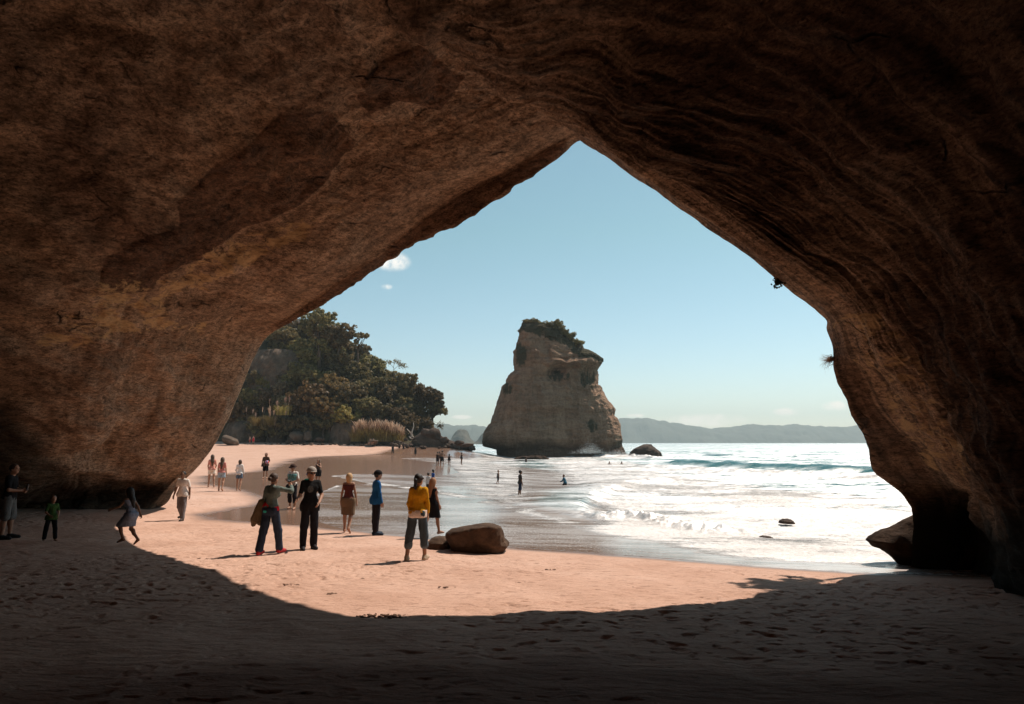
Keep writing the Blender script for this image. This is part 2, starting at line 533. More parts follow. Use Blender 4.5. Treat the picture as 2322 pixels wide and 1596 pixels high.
M_CAVE = cave_material()
M_STACK = stack_material()
M_SAND = sand_material()
M_SEA = sea_material()
M_BOULDER = rock_material("boulder_rock", (0.04, 0.025, 0.017), (0.09, 0.056, 0.037), (0.16, 0.10, 0.067), 1.0, 0.08)
M_DARKROCK = rock_material("dark_shore_rock", (0.03, 0.021, 0.016), (0.07, 0.046, 0.034), (0.13, 0.09, 0.065), 0.5)
M_WETROCK = rock_material("wet_rock", (0.018, 0.011, 0.008), (0.045, 0.028, 0.019), (0.085, 0.054, 0.037), 1.0, 0.04)
M_PALEROCK = rock_material("pale_shore_rock", (0.055, 0.04, 0.03), (0.11, 0.078, 0.056), (0.19, 0.135, 0.098), 0.5)
M_HILL = rock_material("hill_soil", (0.03, 0.026, 0.013), (0.06, 0.05, 0.026), (0.09, 0.072, 0.04), 0.3)
M_BARK = rock_material("bark", (0.05, 0.035, 0.025), (0.11, 0.08, 0.058), (0.18, 0.14, 0.11), 2.0)
M_PALEBARK = rock_material("bleached_wood", (0.35, 0.28, 0.22), (0.5, 0.42, 0.35), (0.62, 0.54, 0.46), 2.0)
M_LEAF = leaf_material("evergreen_leaves", (0.08, 0.068, 0.028), (0.31, 0.235, 0.10), 0.5)
M_LEAF_OLIVE = leaf_material("olive_leaves", (0.14, 0.105, 0.034), (0.42, 0.29, 0.10), 0.5)
M_LEAF_GREY = leaf_material("grey_leaves", (0.11, 0.09, 0.05), (0.32, 0.25, 0.15), 0.35)
M_REED = leaf_material("dry_reed", (0.17, 0.10, 0.042), (0.42, 0.26, 0.13), 0.35)
M_PLUME = leaf_material("pampas_plume", (0.45, 0.30, 0.19), (0.68, 0.50, 0.36), 0.35)

# ------------------------------------------------------------------ beach
_tps_pts = [(0, 0, .75), (0, -12, 1.0), (-26, -10, 1.0), (10, -12, .9), (-12, 2, .7), (8, 3, .5), (-26, 12, .55),
            (-65, 155, 2.6), (-42, 152, 2.22), (-22, 150, 1.7), (-12, 146, 1.1), (-95, 152, 2.8), (-100, 100, 2.3), (-55, 80, .75),
            (-25, 60, .0), (-60, 45, .45), (-38, 25, .3), (10, 40, -1.3), (30, 60, -2.2), (10, 100, -2.2), (4, 142, -1.5), (20, 25, -1.1), (15, 18, -.7),
            (40, 25, -2), (100, 100, -5), (0, 200, -4), (60, 220, -5), (-8, 138, .45), (-14, 140, .95), (-10, 128, -.3), (-4, 140, -.45), (-16, 130, -.05), (-6, 100, -.62), (14, 14, -.45), (-3, 70, -.45)]
for _px, _py, _z in [(1160, 1580, .52), (300, 1500, .42), (2100, 1500, .28), (2250, 1350, -.18), (700, 1400, .28), (1400, 1390, .24), (1850, 1330, -.02),
                     (2000, 1302, -.27), (2300, 1302, -.32), (300, 1240, .0), (100, 1225, .05), (690, 1245, .0), (950, 1269, .02), (1150, 1250, -.15),
                     (1500, 1272, -.2), (1750, 1290, -.25), (850, 1213, -.27), (600, 1200, -.2), (787, 1207, -.28), (661, 1155, -.31), (410, 1178, -.22),
                     (480, 1145, -.17), (540, 1112, -.1), (490, 1108, -.04), (600, 1083, -.08), (1000, 1055, -.22), (890, 1031, .08), (941, 1033, .02),
                     (1100, 1023, -.15), (1179, 1124, -.6), (1129, 1098, -.58), (1040, 1053, -.3), (360, 1150, -.05), (1050, 1180, -.4)]:
    _g = G(_px, _py, _z)
    _tps_pts.append((_g[0], _g[1], _z))
_tp = np.array(_tps_pts)


def _tphi(r2): return 0.5 * r2 * np.log(r2 + 1e-9)


_n = len(_tp)
_S = 50.0
_q = _tp[:, :2] / _S
_K = _tphi(((_q[:, None] - _q[None])**2).sum(-1)) + np.eye(_n) * 2e-4
_A = np.zeros((_n + 3, _n + 3)); _A[:_n, :_n] = _K
_A[:_n, _n] = 1; _A[:_n, _n + 1:] = _q; _A[_n:, :_n] = _A[:_n, _n:].T
_wt = np.linalg.solve(_A, np.concatenate([_tp[:, 2], [0, 0, 0]]))


def sand_z(x, y):
    x = np.atleast_1d(np.asarray(x, float)); y = np.atleast_1d(np.asarray(y, float))
    q = np.stack([x, y], 1) / _S
    z = _wt[_n] + q @ _wt[_n + 1:]
    for i in range(_n):
        z = z + _wt[i] * _tphi(((q - _q[i])**2).sum(1))
    z = z - 9.0 * sstep(158, 185, y) * sstep(-20, -10, x)
    z = z - 12.0 * sstep(185, 210, y)
    z = z - 9.0 * sstep(148, 156, y) * sstep(-18.5, -15, x)
    return np.clip(z, -6, 3.2)


def sand_hit(px, py):
    """point of the beach seen at a pixel of the 2321 px wide view."""
    z = 0.0
    for _ in range(30):
        p = G(px, py, z)
        z = 0.5 * z + 0.5 * float(sand_z(p[0], p[1])[0])
    return G(px, py, z)


def gpoly(pts, z=-0.25):
    return np.array([G(x, y, z)[:2] for x, y in pts])


WET = gpoly([(423, 1088), (557, 1073), (640, 1052), (700, 1044), (830, 1035), (1000, 1027), (1130, 1024), (1500, 1022), (2400, 1022), (2500, 1316), (2000, 1309), (1500, 1279),
             (1160, 1257), (1000, 1236), (900, 1219), (754, 1203), (557, 1188), (440, 1182), (395, 1172), (470, 1160), (560, 1140), (527, 1124), (420, 1108)])
FILM = gpoly([(752, 1082), (800, 1076), (900, 1075), (1000, 1076), (1040, 1068), (1010, 1050), (960, 1047), (910, 1042.5), (960, 1038.5), (1060, 1036), (1085, 1030), (1130, 1026), (2400, 1024),
              (2500, 1308), (2000, 1299), (1750, 1285), (1500, 1267), (1300, 1254), (1160, 1245), (1000, 1224), (850, 1208), (770, 1192), (705, 1172), (690, 1142),
              (722, 1118), (765, 1101), (840, 1098), (800, 1090)])

az_d = np.radians(np.linspace(-46, 46, 760))
az_c = np.radians(np.linspace(50, 310, 54))
az_all = np.concatenate([az_d, az_c])
rad = np.concatenate([np.linspace(0.3, 5.2, 14)[:-1], 5.2 * (32 / 5.2) ** np.linspace(0, 1, 620)[:-1], 32 * (420 / 32) ** np.linspace(0, 1, 170)])
AZ, RR = np.meshgrid(az_all, rad)
sx, sy = (RR * np.sin(AZ)).ravel(), (RR * np.cos(AZ)).ravel()
sz = sand_z(sx, sy)
wetd = seg_dist(np.stack([sx, sy], 1), WET, True)
p3 = np.stack([sx, sy, 0 * sx], 1)
scale_r = np.clip(RR.ravel() / 30, 0.25, 2.5)
wetd_n = wetd + 0.25 * scale_r * fbm(p3 * 0.35, 3)
wet = sstep(0.9, -1.8, wetd_n / scale_r)
dryness = sstep(0.0, 1.2, wetd)
near = sstep(70, 25, RR.ravel())
# trampled dry sand: footprints and small pits
foot = perlin(p3 * np.array([3.3, 4.6, 1]) + 5); foot2 = perlin(p3 * np.array([6.5, 8.5, 1]) + 31); foot3 = perlin(p3 * np.array([12, 15, 1]) + 71)
pits = sstep(0.30, 0.52, foot + 0.35 * foot2) * 0.045 + sstep(0.34, 0.55, foot2 + .3 * foot3) * 0.034 - .012 * sstep(.1, .3, foot) * sstep(.52, .3, foot) + .010 * foot3
tramp = sstep(-0.45, 0.35, fbm(p3 * 0.22 + 3, 3))
sz = sz - pits * dryness * near * (0.12 + 0.75 * tramp) * (0.32 + .68 * sstep(6, 10, sy))
sz = sz + dryness * (0.035 * fbm(p3 * 0.7, 3) + 0.011 * perlin(p3 * 3.1)) * near + (1 - near) * dryness * 0.05 * fbm(p3 * .2, 3)
sand_shade = sstep(.9, -.6, sy - 6.2 - .10 * sx + 1.1 * fbm(p3 * .28 + 60, 4)) * sstep(-60, -20, sy)  # cave shade on the foreground, painted darker into the sand colour
nu = len(az_all)
faces = grid_faces(nu, len(rad), True)
cen = len(sx)
sx = np.append(sx, 0.0); sy = np.append(sy, 0.0); sz = np.append(sz, sz[:nu].mean()); wet = np.append(wet, 0.0); sand_shade = np.append(sand_shade, 1.0)
tri = np.stack([np.full(nu, cen), (np.arange(nu) + 1) % nu, np.arange(nu)], 1)
beach = add("beach", mesh_from("beach", np.stack([sx, sy, sz], 1), [faces, tri], attrs={"wet": wet, "sand_shade": sand_shade}), M_SAND,
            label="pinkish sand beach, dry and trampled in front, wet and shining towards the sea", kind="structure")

# ------------------------------------------------------------------ sea
SEA = -0.85


def wave_profile(d, front, back):
    """d>0 seaward of the crest."""
    return np.where(d < 0, np.exp(-(d / front)**2), np.exp(-(d / back)**2))


wa = np.radians(np.concatenate([np.linspace(-80, -38, 60)[:-1], np.linspace(-38, 38, 860), np.linspace(38, 80, 60)[1:]]))
wr = np.concatenate([9.5 * (300 / 9.5) ** np.linspace(0, 1, 760), 300 * (5100 / 300) ** np.linspace(0, 1, 130)[1:]])
AZ, RR = np.meshgrid(wa, wr)
wx, wy = (RR * np.sin(AZ)).ravel(), (RR * np.cos(AZ)).ravel()
R1 = RR.ravel()
w2 = np.stack([wx, wy], 1); w3 = np.stack([wx, wy, 0 * wx], 1)
bed = np.where(R1 < 400, sand_z(np.clip(wx, -150, 150), np.clip(wy, -5, 260)), -6.0)
fd = seg_dist(w2, FILM, True) + 0.10 * np.clip(R1 / 30, .4, 2) * fbm(w3 * 0.6, 3)
film = bed + np.where(fd < 0, 0.006 + 0.03 * sstep(0, -3.0, fd), -0.12 * sstep(0, 0.25, fd))
shallow = sstep(-1.6, -0.7, bed)
chop = 0.10 * fbm(w3 * np.array([0.18, 0.5, 1]), 4) + 0.035 * fbm(w3 * np.array([1.1, 1.9, 1]) + 7, 3)
sea_lv = SEA + chop * np.clip((-0.3 - bed) / 1.0, 0, 1) * np.where(R1 > 300, 0.0, 1.0)
foam = np.zeros(len(wx))
# breakers: crest lines read off the photograph
extra = np.zeros(len(wx))


def crest(pts, z0, height, front, back, jitter=0.5):
    pl = gpoly(pts, z0)
    t = np.full(len(wx), 1e9); sgn = np.zeros(len(wx)); best = np.full(len(wx), 1e9); end = np.zeros(len(wx))
    L = np.concatenate([[0], np.cumsum(np.linalg.norm(np.diff(pl, axis=0), axis=1))])
    for i in range(len(pl) - 1):
        a, b = pl[i], pl[i + 1]; ab = b - a; l2 = ab @ ab
        u = np.clip(((w2 - a) @ ab) / l2, 0, 1)
        d = w2 - (a + u[:, None] * ab)
        dd = np.hypot(d[:, 0], d[:, 1])
        m = dd < best
        best = np.where(m, dd, best)
        s = np.sign(ab[0] * (w2[:, 1] - a[1]) - ab[1] * (w2[:, 0] - a[0]))
        sgn = np.where(m, s, sgn)
        end = np.where(m, (L[i] + u * math.sqrt(l2)) / L[-1], end)
    d = best * sgn + jitter * fbm(w3 * 0.25 + 3, 3)
    fade = sstep(0, 0.15, end) * sstep(1, 0.85, end)
    return d, fade, height * wave_profile(d, front, back) * fade * (1 + 0.2 * fbm(w3 * np.array([0.3, .3, 1]) + 11, 3))


# line of each crest runs left to right so that seaward is on the positive side
d, fd_, h = crest([(1480, 1040), (1600, 1045), (1750, 1051), (1900, 1055), (2100, 1058), (2350, 1062)], 0.1, 0.95, 2.4, 6.0, 0.7)
slick = np.exp(-((d + .6) / 2.0)**2) * fd_
extra += h
foam += 0.8 * sstep(-2.4, -4.2, d) * sstep(-14, -7, d) * fd_
extra += 0.30 * np.exp(-((d + 4.5) / 2.0)**2) * fd_ * (1 + 0.6 * fbm(w3 * 0.7, 3))
d, fd_, h = crest([(1560, 1028), (1700, 1031), (1900, 1033), (2100, 1035)], -0.4, 0.5, 2.5, 6, 1.5)
extra += h
d, fd_, h = crest([(1270, 1175), (1300, 1140), (1340, 1110), (1420, 1085), (1560, 1075)], -0.4, 0.30, 0.7, 3.0, 0.7)
extra += h; foam += 0.35 * np.exp(-(d / 2.0)**2) * fd_
d, fd_, h = crest([(1330, 1178), (1420, 1165), (1500, 1185), (1600, 1200), (1740, 1208)], -0.5, 0.20, 0.5, 1.6, 0.4)
extra += h * (1 + 1.2 * fbm(w3 * 1.7, 4)); foam += 0.2 * np.exp(-(d / 1.2)**2) * fd_
d, fd_, h = crest([(1240, 1032), (1330, 1031), (1420, 1032), (1500, 1036)], -0.4, 0.55, 1.5, 4, 1.5)
extra += h * (1 + 0.8 * fbm(w3 * 0.5, 4)); foam += 0.8 * np.exp(-(d / 6)**2) * fd_

# foam: where the surf is white, and the thin lines that the swash leaves
SURF = gpoly([(1200, 1038), (1320, 1030), (1480, 1040), (1620, 1062), (1800, 1085), (2000, 1100), (2500, 1112), (2500, 1300), (2000, 1294), (1800, 1280), (1650, 1268),
              (1480, 1240), (1330, 1212), (1250, 1190), (1300, 1172), (1290, 1135), (1250, 1100), (1180, 1062)])
d = seg_dist(w2, SURF, True)
foam = np.maximum(foam, (0.80 + .24 * fbm(w3 * np.array([.10, .22, 1]), 3)) * sstep(0.8, -3.5, d / np.clip(R1 / 35, 0.3, 2)))
RIPPLE = gpoly([(990, 1040), (1130, 1030), (1200, 1036), (1260, 1100), (1300, 1140), (1270, 1175), (1120, 1150), (1000, 1120), (980, 1085)])
d = seg_dist(w2, RIPPLE, True)
foam = np.maximum(foam, 0.58 * sstep(0.5, -3, d))
lines = [([(752, 1082), (770, 1079), (850, 1076.5), (940, 1075), (1010, 1076)], .22, .85), ([(752, 1082), (775, 1088), (830, 1094), (920, 1103), (1000, 1111), (1100, 1128), (1200, 1152), (1290, 1172)], .8, .66),
         ([(690, 1141), (722, 1119), (765, 1102), (840, 1099)], .35, .6), ([(910, 1042.5), (950, 1040), (1020, 1038), (1090, 1037)], .5, .8), ([(910, 1042.5), (950, 1046), (1000, 1049), (1040, 1054)], .4, .8),
         ([(760, 1140), (850, 1136), (960, 1138), (1060, 1146)], .12, .42), ([(800, 1160), (950, 1158), (1060, 1166)], .10, .36), ([(1010, 1074), (1060, 1068), (1150, 1066), (1260, 1068)], .45, .6),
         ([(1060, 1100), (1160, 1096), (1250, 1098)], .35, .55), ([(1160, 1232), (1350, 1240), (1560, 1256)], .10, .55), ([(1150, 1244), (1350, 1256), (1600, 1274), (1900, 1294), (2100, 1299)], .07, .5),
         ([(1130, 1028), (1000, 1031)], .6, .5), ([(2050, 1296), (2200, 1299), (2330, 1300)], .18, .5), ([(1300, 1062), (1420, 1056), (1500, 1050)], 1.2, .6)]
for pts, w, amt in lines:
    d = seg_dist(w2, gpoly(pts)) + 0.25 * w * fbm(w3 * 1.2 / max(w, .15) * .3, 3)
    foam = np.maximum(foam, amt * np.exp(-(d / w)**2) * np.clip(.82 + .5 * fbm(w3 * .8 + 21, 3), .3, 1.1))
# broken water round the stack, the rocks at the end of the beach and the far islets
for px, py, z, rx, amt in ((1260, 1036, -.8, 18, .75), (1085, 1020, -.8, 13, .9), (1120, 1028, -.8, 8, .5), (1462, 1036, -.8, 7, .6), (1040, 1012, -.8, 12, .55), (2040, 1262, -.6, 1.6, .6), (2200, 1290, -.6, 2.2, .3)):
    c = G(px, py, z)[:2]
    d = np.hypot(w2[:, 0] - c[0], w2[:, 1] - c[1]) / rx
    foam = np.maximum(foam, amt * np.exp(-d**2))
foam = np.clip(foam, 0, 1.0) * np.where(film > sea_lv, np.where(fd < 0, 1, 0), 1)
extra *= np.clip((-0.2 - bed) / 0.5, 0.25, 1)
foam_z = foam * np.clip((-0.3 - bed) * 1.5, 0, 1) * (0.06 * fbm(w3 * 1.0, 4) + 0.03 * ridged(w3 * 2.0, 3)) * sstep(250, 120, R1)
top = np.maximum(film, sea_lv)
blend = np.exp(-np.abs(film - sea_lv) / 0.15) * 0.05
wz = top + np.where(fd < 0, blend, 0) + np.where(fd < 0, extra, 0) + foam_z
# depth colour: film over sand 0, shallows .4, open sea 1
depth = wz - bed
deep = np.clip(np.where(depth < 0.3, 0.15 * sstep(0, .05, depth) + .25 * sstep(.1, .3, depth), 0.4 + 0.6 * sstep(0.3, 2.2, depth)), 0, 1)
lagoon = np.exp(-(((w2 - G(1110, 1030, -.6)[:2]) / np.array([11, 16]))**2).sum(1))
deep = np.maximum(deep, 0.55 * lagoon)
chopa = np.where(R1 > 45, 0.75, 0.06 + 0.25 * sstep(0.05, 1.0, depth)) * np.where(deep < 0.2, 0.45, 1)
chopa = np.clip(chopa, 0, 1)
FLK = gpoly([(600, 1150), (720, 1120), (1000, 1112), (1300, 1178), (1480, 1242), (1650, 1270), (1900, 1290), (1500, 1266), (1160, 1243), (850, 1206), (640, 1186)])
fleck = sstep(1.0, -2.0, seg_dist(w2, FLK, True)) * (0.55 + 0.35 * sstep(-5, 3, wx))
keep_sea = mesh_from("sea", np.stack([wx, wy, wz], 1), grid_faces(len(wa), len(wr)), attrs={"foam": foam, "deep": deep, "chop": chopa, "fleck": fleck, "slick": slick})
sea = add("sea", keep_sea, M_SEA, label="turquoise sea with white breaking surf washing up the sand", kind="structure")

# ------------------------------------------------------------------ the cave
ST = []


def station(rows):
    """rows: (u, px, py, D) seen from the camera or (u, 'w', x, y, z)."""
    us, pts = [], []
    for r in rows:
        us.append(r[0])
        pts.append(np.array(r[2:]) if r[1] == 'w' else P(r[1], r[2], r[3]))
    return np.array(us), np.array(pts)


S0 = station([(0, 352, 1156, 26.4), (.15, 378, 1139, 26.5), (.3, 398, 1108, 26.8), (.5, 430, 1077, 27), (.75, 470, 1030, 27.2), (.88, 490, 1000, 27.2), (1, 510, 960, 27), (1.25, 535, 905, 26.6), (1.5, 560, 845, 26),
              (1.75, 588, 786, 25), (2, 617, 754, 23.4), (2.15, 654, 732, 21.8), (2.25, 697, 708, 20.2), (2.35, 800, 645, 18.2), (2.5, 880, 588, 17.7), (2.55, 927, 556, 17.2), (2.62, 985, 530, 16.5), (2.7, 1036, 507, 15.9),
              (2.76, 1085, 478, 15.2), (2.8, 1127, 448, 14.8), (2.85, 1165, 420, 14.4), (2.88, 1200, 399, 14.2), (2.92, 1242, 371, 13.9), (2.97, 1285, 338, 13.6), (3, 1314, 318, 13.3), (3.1, 1370, 350, 12.3), (3.2, 1430, 395, 11.9),
              (3.35, 1500, 440, 11.7), (3.5, 1570, 490, 11.7), (3.6, 1640, 540, 11.65), (3.7, 1700, 580, 11.65), (3.8, 1750, 622, 11.8), (3.88, 1800, 665, 12.1), (3.95, 1840, 695, 12.3), (4, 1868, 718, 12.5),
              (4.1, 1874, 748, 12.9), (4.25, 1888, 800, 13.1), (4.32, 1887, 828, 13.15), (4.4, 1896, 862, 13.2), (4.5, 1918, 900, 13.4), (4.6, 1935, 945, 13.6), (4.7, 1955, 980, 14), (4.85, 1970, 1030, 14.6), (5, 1975, 1060, 14.9),
              (5.12, 1988, 1076, 15), (5.3, 2012, 1092, 15.1), (5.45, 2038, 1112, 15.2), (5.6, 2058, 1138, 15.3), (5.8, 2070, 1166, 15.3), (6, 2066, 1285, 15.3)])
S1 = station([(0, 335, 1158, 25.8), (.3, 385, 1100, 26.2), (.5, 418, 1066, 26.4), (.75, 455, 1018, 26.4), (1, 497, 946, 26), (1.5, 546, 832, 25), (1.75, 575, 772, 24), (2, 606, 742, 22.9), (2.25, 696, 690, 19.75), (2.35, 780, 628, 17.75),
              (2.5, 892, 548, 17.1), (2.62, 983, 476, 16.0), (2.7, 1046, 434, 15.35), (2.8, 1158, 383, 14.2), (2.88, 1225, 345, 13.68), (3, 1306, 303, 13.0), (3.1, 1372, 336, 11.6), (3.35, 1506, 425, 11.2), (3.6, 1650, 525, 11.2),
              (3.8, 1762, 606, 11.3), (4, 1880, 708, 11.9), (4.25, 1921, 798, 12.4), (4.5, 1957, 854, 12.8), (4.7, 2005, 942, 13.2), (4.85, 2065, 1006, 13.8), (5, 2110, 1080, 14.3), (5.15, 2122, 1098, 14.7), (5.45, 2140, 1130, 15.2), (5.8, 2150, 1200, 15.2), (6, 2150, 1300, 15.2)])
S1b = station([(0, 290, 1162, 25.4), (.3, 330, 1108, 26.4), (.5, 372, 1074, 25.8), (.75, 400, 1020, 25.4), (1, 440, 930, 24.8), (1.5, 480, 815, 23.4), (1.75, 510, 755, 22.4), (2, 545, 700, 20.6), (2.25, 640, 640, 17.9), (2.35, 720, 590, 16.4),
               (2.5, 820, 500, 15.6), (2.75, 1030, 380, 13.8), (3, 1245, 252, 12.2), (3.2, 1420, 320, 11.0), (3.5, 1560, 410, 10.9), (3.75, 1740, 545, 10.9), (4, 1930, 690, 11.3), (4.25, 1990, 800, 11.7), (4.5, 2035, 872, 12), (4.7, 2085, 955, 12.3),
               (4.85, 2150, 1030, 12.8), (5, 2200, 1098, 13.2), (5.15, 2206, 1112, 14.2), (5.45, 2220, 1150, 14.9), (5.8, 2225, 1210, 15.0), (6, 2225, 1305, 15.0)])
S2 = station([(0, 180, 1168, 25), (.3, 190, 1118, 25.6), (.5, 225, 1090, 24.2), (.75, 250, 1030, 23.6), (1, 285, 950, 22.6), (1.5, 325, 820, 20.6), (2, 400, 690, 18.2), (2.25, 515, 560, 16.2), (2.5, 690, 420, 14.6), (2.75, 890, 290, 13.0),
              (3, 1110, 190, 11.8), (3.2, 1280, 225, 10.8), (3.5, 1510, 330, 10.4), (3.75, 1760, 480, 10.4), (4, 1985, 650, 10.6), (4.25, 2089, 806, 10.8), (4.5, 2125, 894, 10.9), (4.7, 2153, 970, 11), (4.85, 2193, 1046, 11.1), (5, 2214, 1104, 11.1),
              (5.3, 2268, 1197, 11.1), (5.6, 2318, 1277, 11), (6, 2380, 1360, 11)])
S3 = station([(0, -10, 1175, 24), (.3, 0, 1132, 24), (.5, 45, 1100, 22), (.75, 60, 1030, 21), (1, 80, 950, 19.6), (1.5, 100, 800, 17.3), (2, 135, 620, 14.8), (2.25, 250, 430, 13), (2.5, 450, 260, 11.5), (2.75, 680, 140, 10.4), (3, 925, 85, 9.7),
              (3.2, 1100, 75, 9.2), (3.5, 1450, 100, 8.8), (3.75, 1850, 260, 8.6), (4, 2150, 560, 8.5), (4.25, 2245, 770, 8.4), (4.5, 2310, 900, 8.4), (4.7, 2360, 1010, 8.4), (5, 2420, 1130, 8.3), (5.5, 2480, 1260, 8.3), (6, 2560, 1440, 8.2)])
S4 = station([(0, 'w', -26, 17, 0.2), (.5, 'w', -25, 15.5, 1.3), (1, 'w', -23.5, 14, 3.2), (1.5, 'w', -21, 12.5, 5.2), (2, 'w', -17.5, 10.5, 7), (2.5, 'w', -10, 8, 8.4), (3, 'w', -2.3, 6, 8.6),
              (3.5, 'w', 2.2, 5.2, 7.6), (4, 'w', 5.4, 5, 5.4), (4.5, 'w', 6.7, 5, 3.4), (5, 'w', 7.3, 5, 2), (5.5, 'w', 7.7, 5, 1), (6, 'w', 8.0, 5, 0)])
S5 = station([(0, 'w', -27, 2, .3), (1, 'w', -25, 1, 3.5), (2, 'w', -19, 0, 7.2), (3, 'w', -5, -1, 9), (4, 'w', 4.4, -2, 5.6), (5, 'w', 6.6, -2, 2), (6, 'w', 7.2, -2, .3)])
S6 = station([(0, 'w', -28, -12, .3), (1, 'w', -26, -13, 3.5), (2, 'w', -20, -14, 6.5), (3, 'w', -8, -14, 8), (4, 'w', 1, -12, 5), (5, 'w', 3.5, -12, 2), (6, 'w', 4, -12, 0.3)])
S7 = station([(0, 'w', -18, -24, .3), (1, 'w', -17.5, -24, 1.5), (2, 'w', -16.5, -24, 2.6), (3, 'w', -14, -24, 3), (4, 'w', -11, -24, 2.4), (5, 'w', -10, -24, 1.2), (6, 'w', -10, -24, 0.3)])  # unseen back end, squeezed nearly shut to keep the cave dark
NU = 420
uu = np.linspace(0, 6, NU)


def linmap(u, S):  # features keep their u
    u = np.asarray(u); out = np.zeros((len(u), 3))
    for m, k in ((u <= 3, S[0] <= 3), (u > 3, S[0] >= 3)):      # the ridge of the vault is a crease
        out[m] = interp(u[m], S[0][k], S[1][k])
    return out


# denser u where the rim is long in the picture
rim_len = np.concatenate([[0], np.cumsum(np.linalg.norm(np.diff(linmap(np.linspace(0, 6, 2000), S0), axis=0), axis=1))])
uu = np.interp(np.linspace(0, rim_len[-1], NU), rim_len, np.linspace(0, 6, 2000))
rings = [linmap(uu, S) for S in (S0, S1, S1b, S2, S3, S4, S5, S6, S7)]
rim = rings[0]
cx, czc = -1.0, 2.5
o = np.stack([rim[:, 0] - cx, 0 * rim[:, 0], np.maximum(rim[:, 2] - czc, 0.15)], 1)
o /= np.linalg.norm(o, axis=1)[:, None]
E1 = rim + o * 0.5 + np.array([0, .30, 0]); E2 = rim + o * 2.5 + np.array([0, .25, 0]); E3 = rim + o * 8 + np.array([0, -1.5, 0]); E4 = rim + o * 16 + np.array([0, -9, 0])
E5 = np.stack([E4[:, 0] * 1.05, E4[:, 1] - 16, E4[:, 2] * 1.02], 1); E6 = np.stack([E4[:, 0] * .95, np.minimum(E4[:, 1] - 26, -28), E4[:, 2] * .95], 1)
E7 = np.stack([E4[:, 0] * .55 - 6, 0 * rim[:, 0] - 31, E4[:, 2] * .3], 1)
vk, rows = [], []
# outside first, then the rim, then inwards
stations = [E7, E6, E5, E4, E3, E2, E1] + rings
vals = [-6, -5, -4, -3, -2, -1, -.5, 0, .35, .8, 1.5, 2.5, 3.6, 4.8, 6, 7]
vv = np.concatenate([np.linspace(-6, -1, 26)[:-1], np.linspace(-1, 0, 10)[:-1], np.linspace(0, .35, 14)[:-1], np.linspace(.35, 2.5, 170)[:-1], np.linspace(2.5, 3.6, 60)[:-1], np.linspace(3.6, 7, 36)])
SA = np.stack(stations)                       # (k, NU, 3)
# sharp at the rim and at the ledge: interpolate the three runs apart
flat = np.zeros((len(vv), NU, 3))
for lo, hi in ((0, 7), (7, 8), (8, 15)):
    m = (vv >= vals[lo]) & (vv <= vals[hi])
    flat[m] = interp(vv[m], vals[lo:hi + 1], SA[lo:hi + 1].reshape(hi - lo + 1, -1)).reshape(m.sum(), NU, 3)
V = flat.reshape(-1, 3)
Uc = np.tile(uu, len(vv)); Vc = np.repeat(vv, NU)
dU = np.gradient(flat, axis=1); dV = np.gradient(flat, axis=0)
N = np.cross(dU.reshape(-1, 3), dV.reshape(-1, 3)); N /= np.linalg.norm(N, axis=1)[:, None] + 1e-9
inside = Vc >= 0
amp = np.where(inside, 0.07 + 0.93 * sstep(0.3, 1.5, Vc), 0.07 + 1.5 * sstep(-.6, -2, Vc))
# bedding runs up and along the wall
rotp = V @ np.array([[0.80, 0.0, 0.6], [0, 1, 0], [-0.6, 0, 0.8]])
disp = 0.42 * fbm(V * 0.16 + 2, 3) + 0.18 * fbm(rotp * np.array([.35, .5, 1.2]), 4) + 0.06 * fbm(rotp * np.array([1.1, 1.2, 2.6]), 4) + 0.11 * ridged(rotp * np.array([.28, .3, .75]) + 33, 4)
# striations that follow the sweep of the arch, strongest on the right wall
UVs = np.stack([Uc * 1.7, Vc * 6.0, 0.3 * V[:, 1]], 1)
stri = fbm(UVs + .25 * fbm(V * .4, 3)[:, None], 5, .6)
rw_ = .35 + .65 * sstep(2.8, 3.5, Uc)
disp = disp + .105 * rw_ * stri
disp = disp * amp
streak = np.clip(.5 + .42 * rw_ * fbm(UVs * np.array([1, 2.2, 1]) + .3 * fbm(V * .5, 3)[:, None] + 31, 5, .65), 0, 1)
disp += np.where(inside, 0.022 + .03 * sstep(.2, 1, Vc) + .05 * sstep(2, 2.4, Uc) * sstep(2.95, 2.85, Uc) * sstep(.3, 0, Vc), 0.03 + .12 * sstep(-.5, -1.5, Vc)) * fbm(V * 2.2 + 4, 4)
disp += 0.12 * sstep(.3, 1.2, Vc) * sstep(0.1, 0.5, perlin(V * np.array([.7, .7, .9]) + 40)) * np.where(inside, 1, 0)
# the riser between the ledge and the rim on the upper left
V = V + N * disp[:, None]


# marks and painted shade read from the photograph, kept as attributes of the wall where they lie
def proj(V):
    d = V - np.array([0, 0, CZ]); c, s = math.cos(PITCH), math.sin(PITCH)
    f = d[:, 1] * c + d[:, 2] * s; uq = -d[:, 1] * s + d[:, 2] * c
    f = np.where(f > 0.1, f, 1e9)
    return np.stack([1160.5 + FPX * d[:, 0] / f, 798 - FPX * uq / f], 1)


px = proj(V)
infront = (Vc >= 0) & (Vc < 4.3)


def mark(poly, soft):
    d = seg_dist(px + np.stack([14 * fbm(V * .9, 3), 14 * fbm(V * .9 + 50, 3)], 1), poly, True)
    return sstep(soft, -soft, d) * infront


